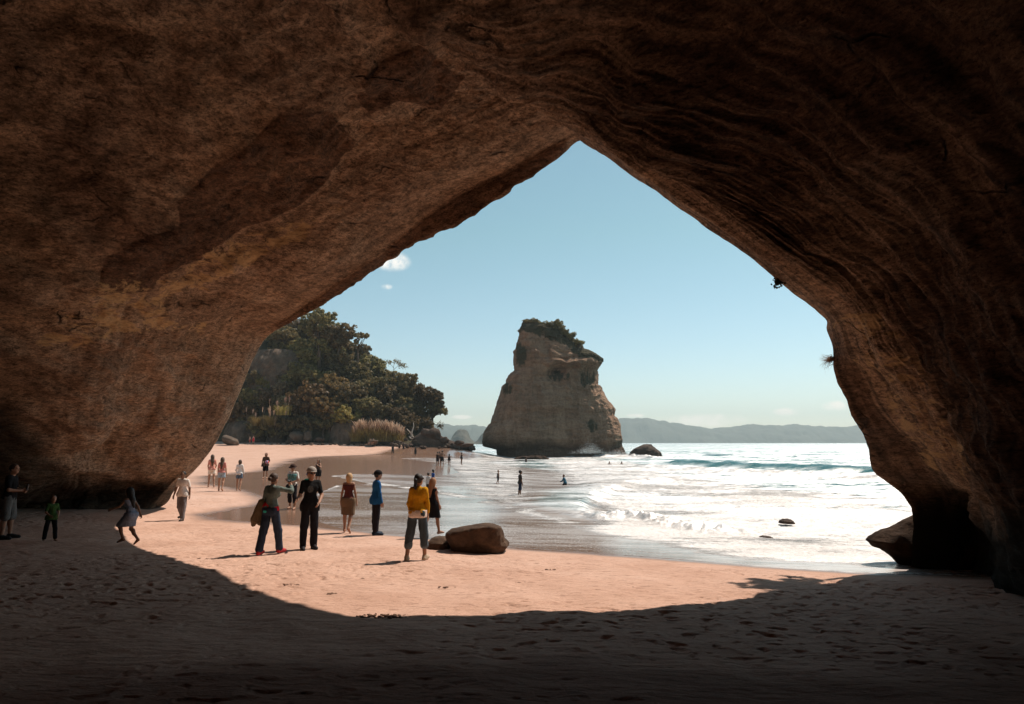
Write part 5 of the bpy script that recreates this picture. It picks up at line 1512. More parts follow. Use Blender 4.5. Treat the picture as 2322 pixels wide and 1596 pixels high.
def person(px_, foot, head, yaw, label, skin="tan", legs=((0, 4, 0), (0, 4, 0)), arms=((4, 8, 12, 4), (4, 8, 12, 4)), lean=0, turn=0, nod=0, child=False, female=False,
           top=None, bottom=None, hair=("short", (0.03, .02, .015)), hat=None, shoes=None, h=None, group=None, wade=0.0, D=None, heel=(0, 0), build=0.93, pos=None, stature=None, roll=0.0):
    """local frame: x to the person's right, y ahead, z up. legs: (thigh forward, out, knee bend); arms: (upper forward, out, forearm forward, out)."""
    if pos is None:
        g = sand_hit(px_, foot) if D is None else P(px_, foot, D)
        H = (foot - head) / FPX * g[1] * math.cos(0) * 1.0
    else:
        g, H = np.array(pos, float), stature
    H = stature or H
    H = H + wade
    g = g.copy(); g[2] -= wade
    s = H / 1.72
    dist = g[1]
    if h is None:
        h = 0.0105 if dist < 24 else (0.015 if dist < 45 else 0.024)
    h_l = h / s
    hs = 1.18 if child else 1.0           # head grows against the body in a child
    fw = 0.92 if female else 1.0
    b = build
    hipz, hipx = 0.90, 0.085 + (.008 if female else 0)
    pel = np.array([0, 0, hipz])
    L = math.radians(-lean)

    def T(p):  # upper body lean about the pelvis
        return pel + rotx(np.asarray(p, float) - pel, L)
    j = {}
    fingers = h < 0.02
    leg_p, foot_p, low = [], [], 1e9
    for i, sd in enumerate((LP, RP)):
        f, o, kn = legs[i]
        hip = np.array([sd * hipx, 0, hipz])
        knee = hip + limb_dir(f, o, sd) * .43
        ank = knee + limb_dir(f - kn, o * .4, sd) * .41
        pitch = math.radians(heel[i])
        fd = np.array([sd * .12, math.cos(pitch), -math.sin(pitch)])
        toe = ank + fd * .17 + np.array([0, 0, -.045]) * math.cos(pitch); hl = ank - fd * .045 + np.array([0, 0, -.05])
        j[sd] = (hip, knee, ank, toe, hl)
        low = min(low, toe[2] - .03, hl[2] - .03)
    shz, shx = 1.40, (.15 if female else .170) * b
    for i, sd in enumerate((LP, RP)):
        f, o, f2, o2 = arms[i]
        sh = T([sd * shx, 0, shz]); el = sh + limb_dir(f, o, sd) * .285; wr = el + limb_dir(f2, o2, sd) * .245
        j[sd * 2] = (sh, el, wr, limb_dir(f2, o2, sd))
    up = np.array([0, 0, -low])
    for k_ in j: j[k_] = tuple(np.asarray(q) + up for q in j[k_][:3]) + (tuple(np.asarray(q) + up for q in j[k_][3:]) if abs(k_) == 1 else j[k_][3:])

    def U(p): return T(p) + up
    ta, na_ = math.radians(turn), math.radians(-nod)
    HR = np.array(Matrix.Rotation(ta, 3, 'Z') @ Matrix.Rotation(na_, 3, 'X'))
    hc = U([0, 0.015, 1.44]) + np.array([0, .02, .155 * hs]) * 1.0

    def Hd(p): return hc + HR @ (np.asarray(p, float) * hs)
    tr = [('c', U([-.075 * b, 0, 1.30]), U([.068 * b, 0, 1.30]), .100 * b * fw, .100 * b * fw, .06), ('c', U([-.045 * b, 0, 1.08]), U([.045 * b, 0, 1.08]), .092 * b * fw, .092 * b * fw, .08),
          ('c', U([-.07 * b, -.01, .95]), U([.07 * b, -.01, .95]), .112 * b, .112 * b, .06), ('c', U([-shx * .8, 0, 1.385]), U([shx * .8, 0, 1.385]), .062, .062, .06), ('c', U([0, 0, 1.02]), U([0, 0, 1.28]), .10 * b * fw, .11 * b * fw, .05)]
    if female: tr += [('e', U([s_ * .07, .085, 1.27]), (.06, .05, .06), None, .03) for s_ in (-1, 1)]
    tr += [('e', U([s_ * .07, -.07, .92]), (.09, .075, .095), None, .04) for s_ in (-1, 1)]
    neck = [('c', U([0, -.005, 1.38]), Hd([0, -.01, -.06]), .056 * fw, .05 * fw, .03)]
    headp = [('e', Hd([0, 0, .02]), (.076 * hs, .094 * hs, .105 * hs), HR, .02), ('e', Hd([0, .03, -.055]), (.054 * hs, .06 * hs, .058 * hs), HR, .03), ('c', Hd([0, .082, .015]), Hd([0, .104, -.018]), .010, .015, .012),
             ('e', Hd([.078, -.005, -.01]), (.012, .022, .032), HR, .008), ('e', Hd([-.078, -.005, -.01]), (.012, .022, .032), HR, .008), ('e', Hd([0, .084, -.058]), (.024, .012, .010), HR, .006),
             ('c', Hd([-.04, .082, .036]), Hd([.04, .082, .036]), .012, .012, .012)]

    def legp(sd, infl=0.0, t0=0., t1=2., k=.03, flare=0.0):
        hip, kn, an, toe, hl = j[sd]
        out = []
        if t0 < 1:
            e = min(t1, 1); q = hip + (kn - hip) * e
            out.append(('c', hip, q, .088 * b + infl, .088 * b + (.058 - .088 * b) * e + infl + flare * e, k))
        if t1 > 1:
            e = t1 - 1; q = kn + (an - kn) * e
            out.append(('c', kn, q, .056 + infl + flare * .5, .056 + (.038 - .056) * e + infl + flare * (.5 + e), k))
            if infl == 0: out.append(('e', kn + (an - kn) * .3 + np.array([0, -.018, 0]), (.048, .052, .11), None, .03))
            elif e > .3: out.append(('e', kn + (an - kn) * .3 + np.array([0, -.015, 0]), (.05 + infl, .055 + infl, .12), None, .03))
        return out

    def footp(sd, infl=0.0):
        hip, kn, an, toe, hl = j[sd]
        return [('c', an, hl + [0, 0, .005], .036 + infl, .032 + infl, .02), ('c', hl + (toe - hl) * .1, toe, .034 + infl, .028 + infl, .025), ('c', an, toe + (an - toe) * .35, .036 + infl, .032 + infl, .02)] + \
            ([('c', toe, toe + (toe - hl) * .12, .026, .018, .01)] if infl == 0 else [('c', toe, toe + (toe - hl) * .12, .03 + infl, .024 + infl, .02)])

    def armp(sd, infl=0.0, t1=2., k=.025):
        sh, el, wr, dr = j[sd * 2]
        out = [('c', sh, sh + (el - sh) * min(t1, 1), .050 * b * fw + infl, .050 * b * fw + (.039 - .050) * min(t1, 1) + infl, k)]
        if t1 > 1: out.append(('c', el, el + (wr - el) * (t1 - 1), .040 * fw + infl, .040 * fw - .012 * (t1 - 1) + infl, k))
        return out

    def handp(sd):
        sh, el, wr, dr = j[sd * 2]
        inw = np.array([-sd, 0.2, 0.0]); inw -= dr * (inw @ dr); inw /= np.linalg.norm(inw) + 1e-9
        wid = np.cross(dr, inw); wid *= np.sign(wid[1] + wid[2] * .01 + 1e-6)
        R = np.stack([inw, wid, dr], 1)
        pc = wr + dr * .05
        out = [('e', pc, (.017, .040, .056), R, .012)]
        if fingers:
            for q, ln in zip((-.03, -.01, .01, .03), (.058, .072, .078, .068)):
                a = wr + dr * .088 + wid * q; m_ = a + dr * ln * .5 + inw * .012 + wid * q * .15; e_ = m_ + dr * ln * .42 + inw * .024
                out += [('c', a, m_, .0095, .009, .004), ('c', m_, e_, .009, .0075, .004)]
            a = wr + dr * .03 + wid * .032; m_ = a + dr * .035 + wid * .022 + inw * .014
            out += [('c', a, m_, .013, .011, .006), ('c', m_, m_ + dr * .032 + inw * .008, .011, .008, .004)]
        else:
            out.append(('c', pc, pc + dr * .075 + inw * .02, .026, .018, .01))
        return out
    sk = plain("skin_" + skin, SKIN[skin], .5, 12, .1, .3, .05)
    body_p = tr + neck + headp + legp(LP) + legp(RP) + footp(LP) + footp(RP) + armp(LP) + armp(RP) + handp(LP) + handp(RP)
    body = field_mesh("person", body_p, h_l)
    o = add("person", body, sk, label=label, cat="person", group=group, loc=g)
    o.scale = (s, s, s); o.rotation_euler = (roll, 0, math.radians(yaw))
    kid = lambda nm, me, mt, lab=None: add(nm, me, mt, o, lab)
    # eyes: dark beads set into the face
    if fingers:
        kid("eyes", field_mesh("eyes", [('e', Hd([s_ * .034, .083, .014]), (.012, .009, .008), None, .001) for s_ in (-1, 1)], min(h_l, .005)), plain("eye", (.02, .015, .012), .3, 10, .1, .5, 0))
    # --- clothes
    if top:
        kind, col = top[0], top[1]
        hem = top[2] if len(top) > 2 else .88
        loose = .014 if kind in ("tank", "swim") else .014
        loose = max(loose, h_l * .9)
        pr = [(p[0], p[1], p[2], p[3] + loose, p[4] + loose, p[5]) if p[0] == 'c' else (p[0], p[1], tuple(np.array(p[2]) + loose), p[3], p[4]) for p in tr]
        cuts = [((0, 0, hem + up[2]), (0, 0, 1))]
        if kind in ("shirt", "tee", "jacket"):
            sl = {"shirt": 1.96, "tee": .75, "jacket": 1.9}[kind]
            pr += armp(LP, loose * (1.0 if kind != "jacket" else 1.2), sl) + armp(RP, loose * (1.0 if kind != "jacket" else 1.2), sl)
            pr.append(('c', U([0, 0, 1.34]), U([0, -.005, 1.43]), .075, .062, .03))
        if hem < .86: pr += [('c', U([0, -.01, .98]), np.array([0, -.01, hem - .05]) + up, .125 * b + loose, .15 * b + loose, .08)] + [(q[0], q[1], q[2], q[3] + .02, q[4] + .02, .09) for q in legp(LP, loose, 0, .45) + legp(RP, loose, 0, .45) if q[0] == 'c']
        if kind == "tank": cuts.append((U([0, 0, 1.385]), (0, 0, -1)))
        if kind == "swim": cuts.append((U([0, 0, 1.33]), (0, 0, -1)))
        kid({"tee": "t_shirt", "shirt": "shirt", "jacket": "jacket", "tank": "tank_top", "swim": "swimsuit"}[kind], field_mesh("top", pr, h_l, cuts, .012, px_), plain("cloth", col, .9, 30, .22, .1, .3))
    if bottom:
        kind, col = bottom[0], bottom[1]
        ln = bottom[2] if len(bottom) > 2 else 1.95
        infl = max(.014, h_l * .75)
        waist = (1.0 + up[2])
        pelv = [(p[0], p[1], p[2], p[3] + infl * .8, p[4] + infl * .8, p[5]) if p[0] == 'c' else (p[0], p[1], tuple(np.array(p[2]) + infl * .8), p[3], p[4]) for p in tr if (p[1][2] - up[2]) < 1.0]
        if kind == "trousers":
            fl = bottom[3] if len(bottom) > 3 else .008
            pr = pelv + legp(LP, infl, 0, ln, .02, fl) + legp(RP, infl, 0, ln, .02, fl)
            kid("shorts" if ln < 1.1 else "trousers", field_mesh("bottom", pr, h_l, [((0, 0, waist), (0, 0, -1))], .012, px_ + 3), plain("cloth", col, .9, 40, .22, .1, .3))
        else:
            pr = pelv + [(q[0], q[1], q[2], q[3] + .03, q[4] + .04, .12) for q in legp(LP, infl, 0, min(ln, 1.9)) + legp(RP, infl, 0, min(ln, 1.9)) if q[0] == 'c']
            mid = (j[LP][0] + j[RP][0]) / 2; kmid = (j[LP][1] + j[RP][1]) / 2; amid = (j[LP][2] + j[RP][2]) / 2
            e_ = mid + (kmid - mid) * min(ln, 1) if ln <= 1 else kmid + (amid - kmid) * (ln - 1)
            pr.append(('c', mid, e_, .12, .12 + .04 * ln, .08))
            hemz = e_[2] + .0
            kid("skirt", field_mesh("skirt", pr, h_l, [((0, 0, waist), (0, 0, -1)), ((0, 0, hemz), (0, 0, 1))], .008, px_ + 3), plain("cloth", col, .9, 40, .22, .1, .3))
    if shoes:
        for sd in (LP, RP):
            kid("shoe", field_mesh("shoe", footp(sd, max(.010, h_l * .6)), h_l, [((0, 0, 0.0), (0, 0, 1))]), plain("shoe", shoes, .7, 20, .15, .2, .1))
    # --- hair and hats
    t = max(.011, h_l * .8)
    hk, hcol = hair
    if hk:
        hp = [('e', Hd([0, -.018, .035]), (.080 * hs + t, .088 * hs + t, .095 * hs + t), HR, .02)]
        cuts = [(Hd([0, .05, .03]), tuple(HR @ np.array([0, -1.0, .75])))]
        if hk == "long":
            b0, b1 = Hd([0, -.07, -.03]), U([0, -.125, 1.14])
            hp += [('c', Hd([0, -.06, .02]), b0, .085, .085, .04), ('c', b0, (b0 + b1) / 2, .085, .085, .04), ('c', (b0 + b1) / 2, b1, .08, .035, .04), ('c', Hd([.06, -.01, 0]), U([.08, -.02, 1.36]), .035, .03, .03), ('c', Hd([-.06, -.01, 0]), U([-.08, -.02, 1.36]), .035, .03, .03)]
            cuts = []
            hp[0] = ('e', Hd([0, -.026, .035]), (.080 * hs + t, .082 * hs + t, .092 * hs + t), HR, .02)
        elif hk == "bob":
            hp += [('c', Hd([0, -.05, 0]), Hd([0, -.055, -.11]), .088, .07, .04), ('c', Hd([.055, -.015, 0]), Hd([.06, -.02, -.09]), .04, .032, .03), ('c', Hd([-.055, -.015, 0]), Hd([-.06, -.02, -.09]), .04, .032, .03)]
            cuts = []; hp[0] = ('e', Hd([0, -.026, .035]), (.080 * hs + t, .082 * hs + t, .092 * hs + t), HR, .02)
        elif hk == "pony":
            hp += [('e', Hd([0, -.115, .01]), (.036, .036, .036), None, .03), ('c', Hd([0, -.125, 0]), Hd([0, -.12, -.12]), .034, .036, .03), ('c', Hd([0, -.12, -.12]), Hd([0, -.10, -.24]), .036, .014, .03)]
        elif hk == "bun":
            hp += [('e', Hd([0, -.125, .01]), (.045, .045, .045), None, .02)]
        kid("hair", field_mesh("hair", hp, h_l, cuts, .006, px_ + 9), plain("hair", hcol, .55, 60, .3, .35, .4))
    if hat:
        hk2, hc2 = hat
        t2 = t + .008
        cr = [('e', Hd([0, -.006, .055]), (.086 * hs + t2, .100 * hs + t2, .085 * hs + t2), HR, .02)]
        cut = [(Hd([0, 0, .038]), tuple(HR @ np.array([0, 0, 1.0])))]
        if hk2 == "cap":
            br = [('e', Hd([0, .125, .046]), (.068, .075, .012), HR, .02)]
        elif hk2 == "back_cap":
            br = [('e', Hd([0, -.125, .04]), (.068, .065, .012), HR, .02)]
        elif hk2 == "band":
            cr = [('e', Hd([0, 0, .04]), (.084 * hs + t2, .098 * hs + t2, .03), HR, .02)]; br = []; cut = []
        else:
            w = .165 if hk2 == "brim" else .135
            br = [('e', Hd([0, 0, .044]), (w, w * 1.08, .014 if hk2 == "brim" else .03), HR, .015)]
            cut = []
            cr = [('e', Hd([0, -.004, .075]), (.086 * hs + t2, .098 * hs + t2, .07 * hs + t2), HR, .02)]
        me = field_mesh("hat", cr, h_l, cut)
        hatob = kid("hat" if hk2 != "band" else "headband", me, plain("hat_cloth", hc2, .9, 30, .2, .1, .2))
        if br:
            add("brim", field_mesh("brim", br, min(h_l, .008)), plain("hat_cloth", hc2, .9, 30, .2, .1, .2), hatob)
    Mw = Matrix.Translation(Vector(g)) @ Matrix.Rotation(math.radians(yaw), 4, 'Z') @ Matrix.Rotation(roll, 4, 'X') @ Matrix.Diagonal((s, s, s, 1))
    return dict(o=o, j=j, M=Mw, s=s, U=U, Hd=Hd, up=up, h=h_l, yaw=yaw, loc=g)


def hold(name, q, prims, mat, label, cat, cuts=(), wrinkle=0.0, h=None):
    """a thing carried by a person, built in that person's local frame but standing as a thing of its own."""
    me = field_mesh(name, prims, h or q["h"], cuts, wrinkle)
    o = add(name, me, mat, label=label, cat=cat)
    o.matrix_world = q["M"]
    return o


DB, BK, BR = (.03, .02, .014), (.012, .010, .009), (.07, .04, .022)
DENIM, LDEN, DARK = (.035, .05, .075), (.30, .36, .42), (.012, .012, .014)
# in the cave's shade
q = person(14, 1222, 1060, -75, "man in dark t-shirt and pale shorts in the deep shade at far left, hands together", "tan", ((2, 5, 3), (-3, 5, 2)), ((8, 10, 80, -38), (8, 10, 82, -40)), top=("tee", DARK, .86), bottom=("trousers", (.14, .14, .135), .95, .03), hair=("short", DB), shoes=(.03, .03, .03), turn=-10)
w_ = q["j"][2 * RP][2]
hold("phone", q, [('c', w_ + [-.06, .10, .01], w_ + [-.06, .11, .12], .028, .028, .004)], plain("phone_case", (.02, .02, .022), .4, 10, .1, .4, 0), "dark phone held in both hands by the man at the far left cave wall", "phone", h=.01)
person(112, 1229, 1131, -128, "small child in a green t-shirt and dark trousers standing in the cave's shade", "tan", ((3, 9, 4), (-3, 9, 3)), ((10, 12, 58, -18), (12, 12, 62, -18)), child=True, top=("tee", (.05, .105, .03), .84), bottom=("trousers", DARK, 1.8, .012), hair=("short", BR))
person(292, 1236, 1114, 78, "barefoot girl with long dark hair running in a blue grey dress", "brown", ((42, 3, 66), (8, 3, 48)), ((40, 12, 70, 10), (-32, 14, -20, 6)), child=True, female=True, lean=10, top=("tank", (.16, .19, .25), .93), bottom=("skirt", (.16, .19, .25), .92), hair=("long", BK), heel=(20, 38))
# sunlit strip, nearest row
q = person(410, 1180, 1073, 176, "man in white t-shirt and grey trousers walking beside the left cave wall", "brown", ((12, 4, 4), (-4, 3, 32)), ((-10, 13, 2, 6), (8, 13, 18, 6)), top=("tee", (.72, .66, .60), .84), bottom=("trousers", (.17, .15, .15), 1.95, .015), hair=("short", BK), shoes=(.05, .035, .03))
q = person(610, 1256, 1082, -14, "woman in green denim jacket and flared jeans, hand raised to her ear", "tan", ((-15, 0, 4), (17, 2, 6)), ((2, 14, 22, -4), (68, 52, 118, -30)), female=True, top=("jacket", (.13, .165, .15), 1.0), bottom=("trousers", (.028, .038, .06), 1.93, .02), hair=("bun", (.055, .03, .02)), shoes=(.42, .035, .04), lean=3, turn=-12, heel=(0, 6))
j_ = q["j"]
o_ = add("undershirt", field_mesh("undershirt", [(p_[0], p_[1], p_[2], .120, .118, .05) for p_ in [('c', q["U"]([-.07, -.01, 1.0]), q["U"]([.07, -.01, .95]))]], q["h"], [(q["U"]([0, 0, .885]), (.22, 0, 1))], .006), plain("cloth", (.62, .02, .035), .9, 30, .2, .1, .2), q["o"])
o_ = add("pocket_patch", field_mesh("pocket_patch", [('e', q["U"]([-.055, -.150, .905]), (.045, .012, .03), None, .003)], .008), plain("cloth", (.05, .50, .42), .9, 30, .1, .1, .1), q["o"])
e_ = j_[2 * LP][1]; w_ = j_[2 * LP][2]
hold("coat", q, [('c', e_ + [-.02, 0, -.03], w_ + [0, .03, 0], .075, .075, .05), ('c', e_ + [-.05, -.02, -.05], e_ + [-.17, -.04, -.40], .085, .10, .05), ('c', e_ + [-.05, 0, -.08], e_ + [-.02, -.05, -.46], .075, .085, .04), ('c', e_ + [-.10, -.03, -.2], e_ + [-.20, -.05, -.50], .06, .055, .03), ('c', e_ + [.02, .0, -.1], e_ + [.06, -.04, -.50], .05, .05, .02)],
     plain("coat_cloth", (.17, .125, .075), .9, 30, .25, .1, .4), "khaki coat draped over the left forearm of the woman in the denim jacket", "coat", (), .02)
q = person(699, 1246, 1070, -152, "man in black t-shirt, black trousers and grey cap facing the camera", "tan", ((-3, 3, 2), (4, 4, 5)), ((14, 14, 52, -22), (14, 16, 66, 26)), top=("tee", (.012, .012, .013), .80), bottom=("trousers", (.014, .014, .018), 1.97, .016), hair=("short", DB), hat=("cap", (.33, .29, .26)), shoes=(.02, .017, .02), turn=8)
add("shirt_print", field_mesh("shirt_print", [('e', q["U"]([.035, .139, 1.27]), (.075, .012, .085), None, .002)], .006, [(q["U"]([0, .142, 1.2]), (0, 1, 0))]), plain("faded_print", (.075, .075, .072), .9, 45, .8, .1, 0), q["o"])
add("sunglasses", field_mesh("sunglasses", [('e', q["Hd"]([s_ * .034, .09, .012]), (.028, .014, .019), None, .004) for s_ in (-1, 1)] + [('c', q["Hd"]([-.07, .06, .018]), q["Hd"]([-.03, .095, .018]), .006, .006, .004), ('c', q["Hd"]([.07, .06, .018]), q["Hd"]([.03, .095, .018]), .006, .006, .004)], .006), plain("dark_lens", (.008, .008, .009), .2, 10, .1, .6, 0), q["o"])
w_ = q["j"][2 * RP][2]; d_ = q["j"][2 * RP][3]
w_ = q["j"][2 * LP][2]; d_ = q["j"][2 * LP][3]
hold("paper", q, [('c', w_ + d_ * .10, w_ + d_ * .16 + [0, .02, .09], .011, .009, .003)], plain("white_paper", (.75, .7, .62), .7, 10, .1, .2, 0), "small white rolled paper in the raised hand of the man in black", "paper", h=.008)
person(787.5, 1208, 1081, -4, "blonde barefoot woman in dark red tank top and short brown skirt", "tan", ((7, 2, 4), (-8, 2, 26)), ((-3, 12, 6, 8), (6, 12, 12, 6)), female=True, top=("tank", (.10, .028, .024), .93), bottom=("skirt", (.16, .105, .065), .95), hair=("bob", (.50, .30, .14)), heel=(0, 42))
q = person(851, 1213, 1075, -62, "man in bright blue jacket and black trousers standing at the water's edge", "tan", ((2, 4, 2), (-2, 4, 2)), ((-4, 8, 6, 2), (4, 9, 14, 2)), top=("shirt", (.012, .085, .23), .82), bottom=("trousers", (.016, .014, .018), 1.8, .018), hair=("short", BK), hat=("back_cap", (.012, .012, .014)), shoes=(.015, .028, .05))
add("sunglasses", field_mesh("sunglasses", [('e', q["Hd"]([s_ * .034, .09, .014]), (.028, .014, .019), None, .004) for s_ in (-1, 1)] + [('c', q["Hd"]([s_ * .085, -.01, .02]), q["Hd"]([s_ * .04, .092, .018]), .007, .007, .004) for s_ in (-1, 1)], .006), plain("dark_lens", (.008, .008, .009), .2, 10, .1, .6, 0), q["o"])
q = person(945, 1271, 1085, -6, "woman in mustard yellow jumper, rolled jeans and beige shoes walking away", "tan", ((-9, 7, 8), (9, 4, 3)), ((-4, 9, 6, -10), (6, 9, 12, 0)), female=True, top=("shirt", (.52, .25, .012), .93), bottom=("trousers", (.055, .075, .09), 1.42, .022), hair=("pony", BK), hat=("band", (.04, .025, .022)), shoes=(.42, .33, .24), lean=2, turn=-22, heel=(4, 0))
add("undershirt", field_mesh("undershirt", [('c', q["U"]([-.075, -.01, 1.0]), q["U"]([.075, -.01, 1.0]), .118, .118, .05), ('c', q["U"]([-.065, -.01, .88]), q["U"]([.065, -.01, .88]), .126, .126, .05), ('e', q["U"]([-.062, -.075, .91]), (.094, .09, .11), None, .04), ('e', q["U"]([.062, -.075, .91]), (.094, .09, .11), None, .04)], q["h"], [(q["U"]([0, 0, .85]), (0, 0, 1)), (q["U"]([0, 0, 1.0]), (0, 0, -1))], .008), plain("cloth", (.72, .60, .52), .9, 30, .2, .1, .2), q["o"])
for sd in (LP, RP):
    a_, b_ = q["j"][sd][1], q["j"][sd][2]; c_ = a_ + (b_ - a_) * .40
    add("rolled_cuff", field_mesh("rolled_cuff", [('c', c_ - (b_ - a_) * .05, c_ + (b_ - a_) * .05, .084, .086, .01)], q["h"]), plain("cloth", (.11, .14, .16), .9, 40, .22, .1, .3), q["o"])
person(979, 1211, 1088, -40, "woman with long ginger hair in sleeveless black dress behind the woman in yellow", "tan", ((-14, 2, 10), (16, 2, 6)), ((-6, 8, 4, 2), (4, 9, 18, 6)), female=True, top=("tank", (.012, .011, .013), .93), bottom=("skirt", (.012, .011, .013), .95), hair=("long", (.30, .13, .05)), D=19.8)
# second row, in the film of water
q = person(661, 1155, 1058, 172, "man in dark brimmed hat and teal vest holding a camera at his chest", "tan", ((6, 5, 6), (-4, 5, 14)), ((10, 20, 62, -42), (10, 20, 62, -42)), top=("tee", (.66, .60, .55), .88), bottom=("trousers", (.016, .015, .018), 1.45, .014), hair=("short", BK), hat=("brim", (.05, .028, .024)), nod=14, h=.0125)
add("vest", field_mesh("vest", [('c', q["U"]([-.075, .02, 1.30]), q["U"]([.075, .02, 1.30]), .132, .132, .05), ('c', q["U"]([-.065, .02, 1.10]), q["U"]([.065, .02, 1.10]), .128, .128, .05)], .0125, [(q["U"]([0, 0, 1.36]), (0, 0, -1)), (q["U"]([0, 0, 1.05]), (0, 0, 1)), (q["U"]([0, .03, 0]), (0, 1, 0))], .004), plain("cloth", (.16, .36, .36), .9, 40, .2, .1, .2), q["o"])
hold("camera", q, [('c', q["U"]([-.05, .27, 1.11]), q["U"]([.05, .27, 1.11]), .038, .038, .01), ('c', q["U"]([0, .28, 1.11]), q["U"]([0, .38, 1.10]), .034, .036, .006), ('c', q["U"]([0, .25, 1.14]), q["U"]([0, .29, 1.155]), .02, .018, .008), ('c', q["U"]([-.05, .27, 1.14]), q["U"]([-.06, .12, 1.38]), .010, .010, .004), ('c', q["U"]([.05, .27, 1.14]), q["U"]([.06, .12, 1.38]), .010, .010, .004)],
     plain("camera_body", (.012, .012, .013), .4, 10, .1, .4, 0), "black camera on a neck strap held by the man in the brimmed hat", "camera", h=.009)
hold("shoulder_bag", q, [('e', q["U"]([.20, .0, .83]), (.075, .13, .14), None, .02), ('c', q["U"]([.19, 0, .95]), q["U"]([.12, .11, 1.25]), .012, .012, .01)], plain("bag_cloth", (.02, .018, .02), .8, 30, .2, .2, .2), "dark bag hanging at the hip of the man in the brimmed hat", "bag")
person(697, 1151, 1077, -150, "child in blue bucket hat and sea green top behind the man in black", "tan", ((2, 5, 2), (-2, 5, 2)), ((12, 16, 40, -6), (12, 16, 40, -6)), child=True, top=("shirt", (.03, .25, .16), .78), bottom=("trousers", (.02, .03, .05), 1.0, .02), hair=("short", BR), hat=("bucket", (.03, .07, .16)), h=.0125)
q = person(720, 1101, 1043, 165, "woman in dark top and skirt raising a hand to her face beyond the grey cap", "tan", ((2, 3, 2), (-2, 3, 2)), ((30, 26, 128, -26), (6, 10, 24, 0)), female=True, top=("tank", (.05, .04, .035), .9), bottom=("skirt", (.016, .015, .016), .7), hair=("long", (.10, .055, .03)))
person(970, 1119, 1075, -30, "dark haired child in a white shirt wading just behind the yellow jumper", "tan", ((2, 4, 2), (-2, 4, 4)), child=True, top=("shirt", (.62, .58, .55), .8), bottom=("trousers", (.05, .05, .06), .9, .02), hair=("short", BK))
person(981, 1111, 1067.5, -60, "child in a royal blue t-shirt wading behind the ginger haired woman", "brown", ((4, 4, 4), (-3, 4, 2)), child=True, top=("tee", (.02, .07, .26), .8), bottom=("trousers", (.03, .03, .05), .95, .02), hair=("short", BK))
# girls and the ball player on the left
person(478, 1105, 1034.5, 28, "girl in pink t-shirt and white shorts walking away nearest the cave wall", "tan", ((4, 3, 2), (-8, 3, 14)), ((0, 12, 12, -6), (6, 14, 30, -8)), female=True, top=("tee", (.60, .26, .20), .90), bottom=("trousers", (.72, .62, .52), .42, .03), hair=("long", BR), heel=(0, 24))
person(500.5, 1114, 1040.5, 6, "girl in a pink t-shirt and pale denim shorts with a long dark ponytail", "tan", ((5, 3, 4), (-9, 3, 22)), ((-2, 10, 8, 4), (4, 10, 14, 4)), female=True, top=("tee", (.50, .20, .17), .92), bottom=("trousers", LDEN, .42, .03), hair=("long", BR), heel=(0, 36))
q = person(541, 1113, 1046.5, 4, "girl in a loose white long sleeved shirt and denim shorts walking away", "tan", ((4, 2, 4), (-8, 2, 20)), ((14, 18, 52, 6), (6, 12, 20, 0)), female=True, top=("shirt", (.74, .70, .66), .86), bottom=("trousers", (.10, .15, .22), .42, .03), hair=("bob", BR), heel=(0, 34))
w_ = q["j"][2 * LP][2]
hold("towel", q, [('c', w_ + [0, .05, .02], w_ + [-.01, .05, -.30], .035, .045, .02), ('c', w_ + [.01, .06, -.1], w_ + [.03, .06, -.42], .03, .035, .02)], plain("towel_cloth", (.24, .20, .18), .9, 30, .2, .1, .3), "grey towel hanging from the hand of the girl in the white shirt", "towel", (), .01)
q = person(601, 1085, 1029, 175, "person in a dark patterned top and black shorts carrying a ball under one arm", "tan", ((1, 4, 2), (-1, 4, 2)), ((8, 24, 70, -26), (4, 14, 24, 4)), top=("tee", (.09, .055, .04), .84), bottom=("trousers", DARK, .75, .03), hair=("bob", (.13, .05, .03)))
t_ball = NT("ball_panels")
w3c = t_ball.n.new("ShaderNodeTexWave"); w3c.inputs["Scale"].default_value = 2.2; w3c.inputs["Distortion"].default_value = 1.5
t_ball.lk(t_ball.coord("Object"), w3c.inputs["Vector"])
t_ball.set(Base_Color=t_ball.ramp(w3c.outputs["Fac"], [(0.0, (.6, .03, .05)), (.36, (.75, .72, .7)), (.68, (.05, .08, .35))], 'CONSTANT'), Roughness=.35)
hold("ball", q, [('e', q["U"]([-.17, .20, 1.10]), (.13, .13, .13), None, .01)], t_ball.m, "red white and blue ball carried by the person in black shorts", "ball")
hold("shoulder_bag", q, [('e', q["U"]([.22, .02, .9]), (.07, .11, .12), None, .02), ('c', q["U"]([.20, 0, 1.0]), q["U"]([.10, .10, 1.36]), .014, .014, .01)], plain("bag_cloth", (.02, .018, .02), .8, 30, .2, .2, .2), "dark bag at the side of the person carrying the ball", "bag")
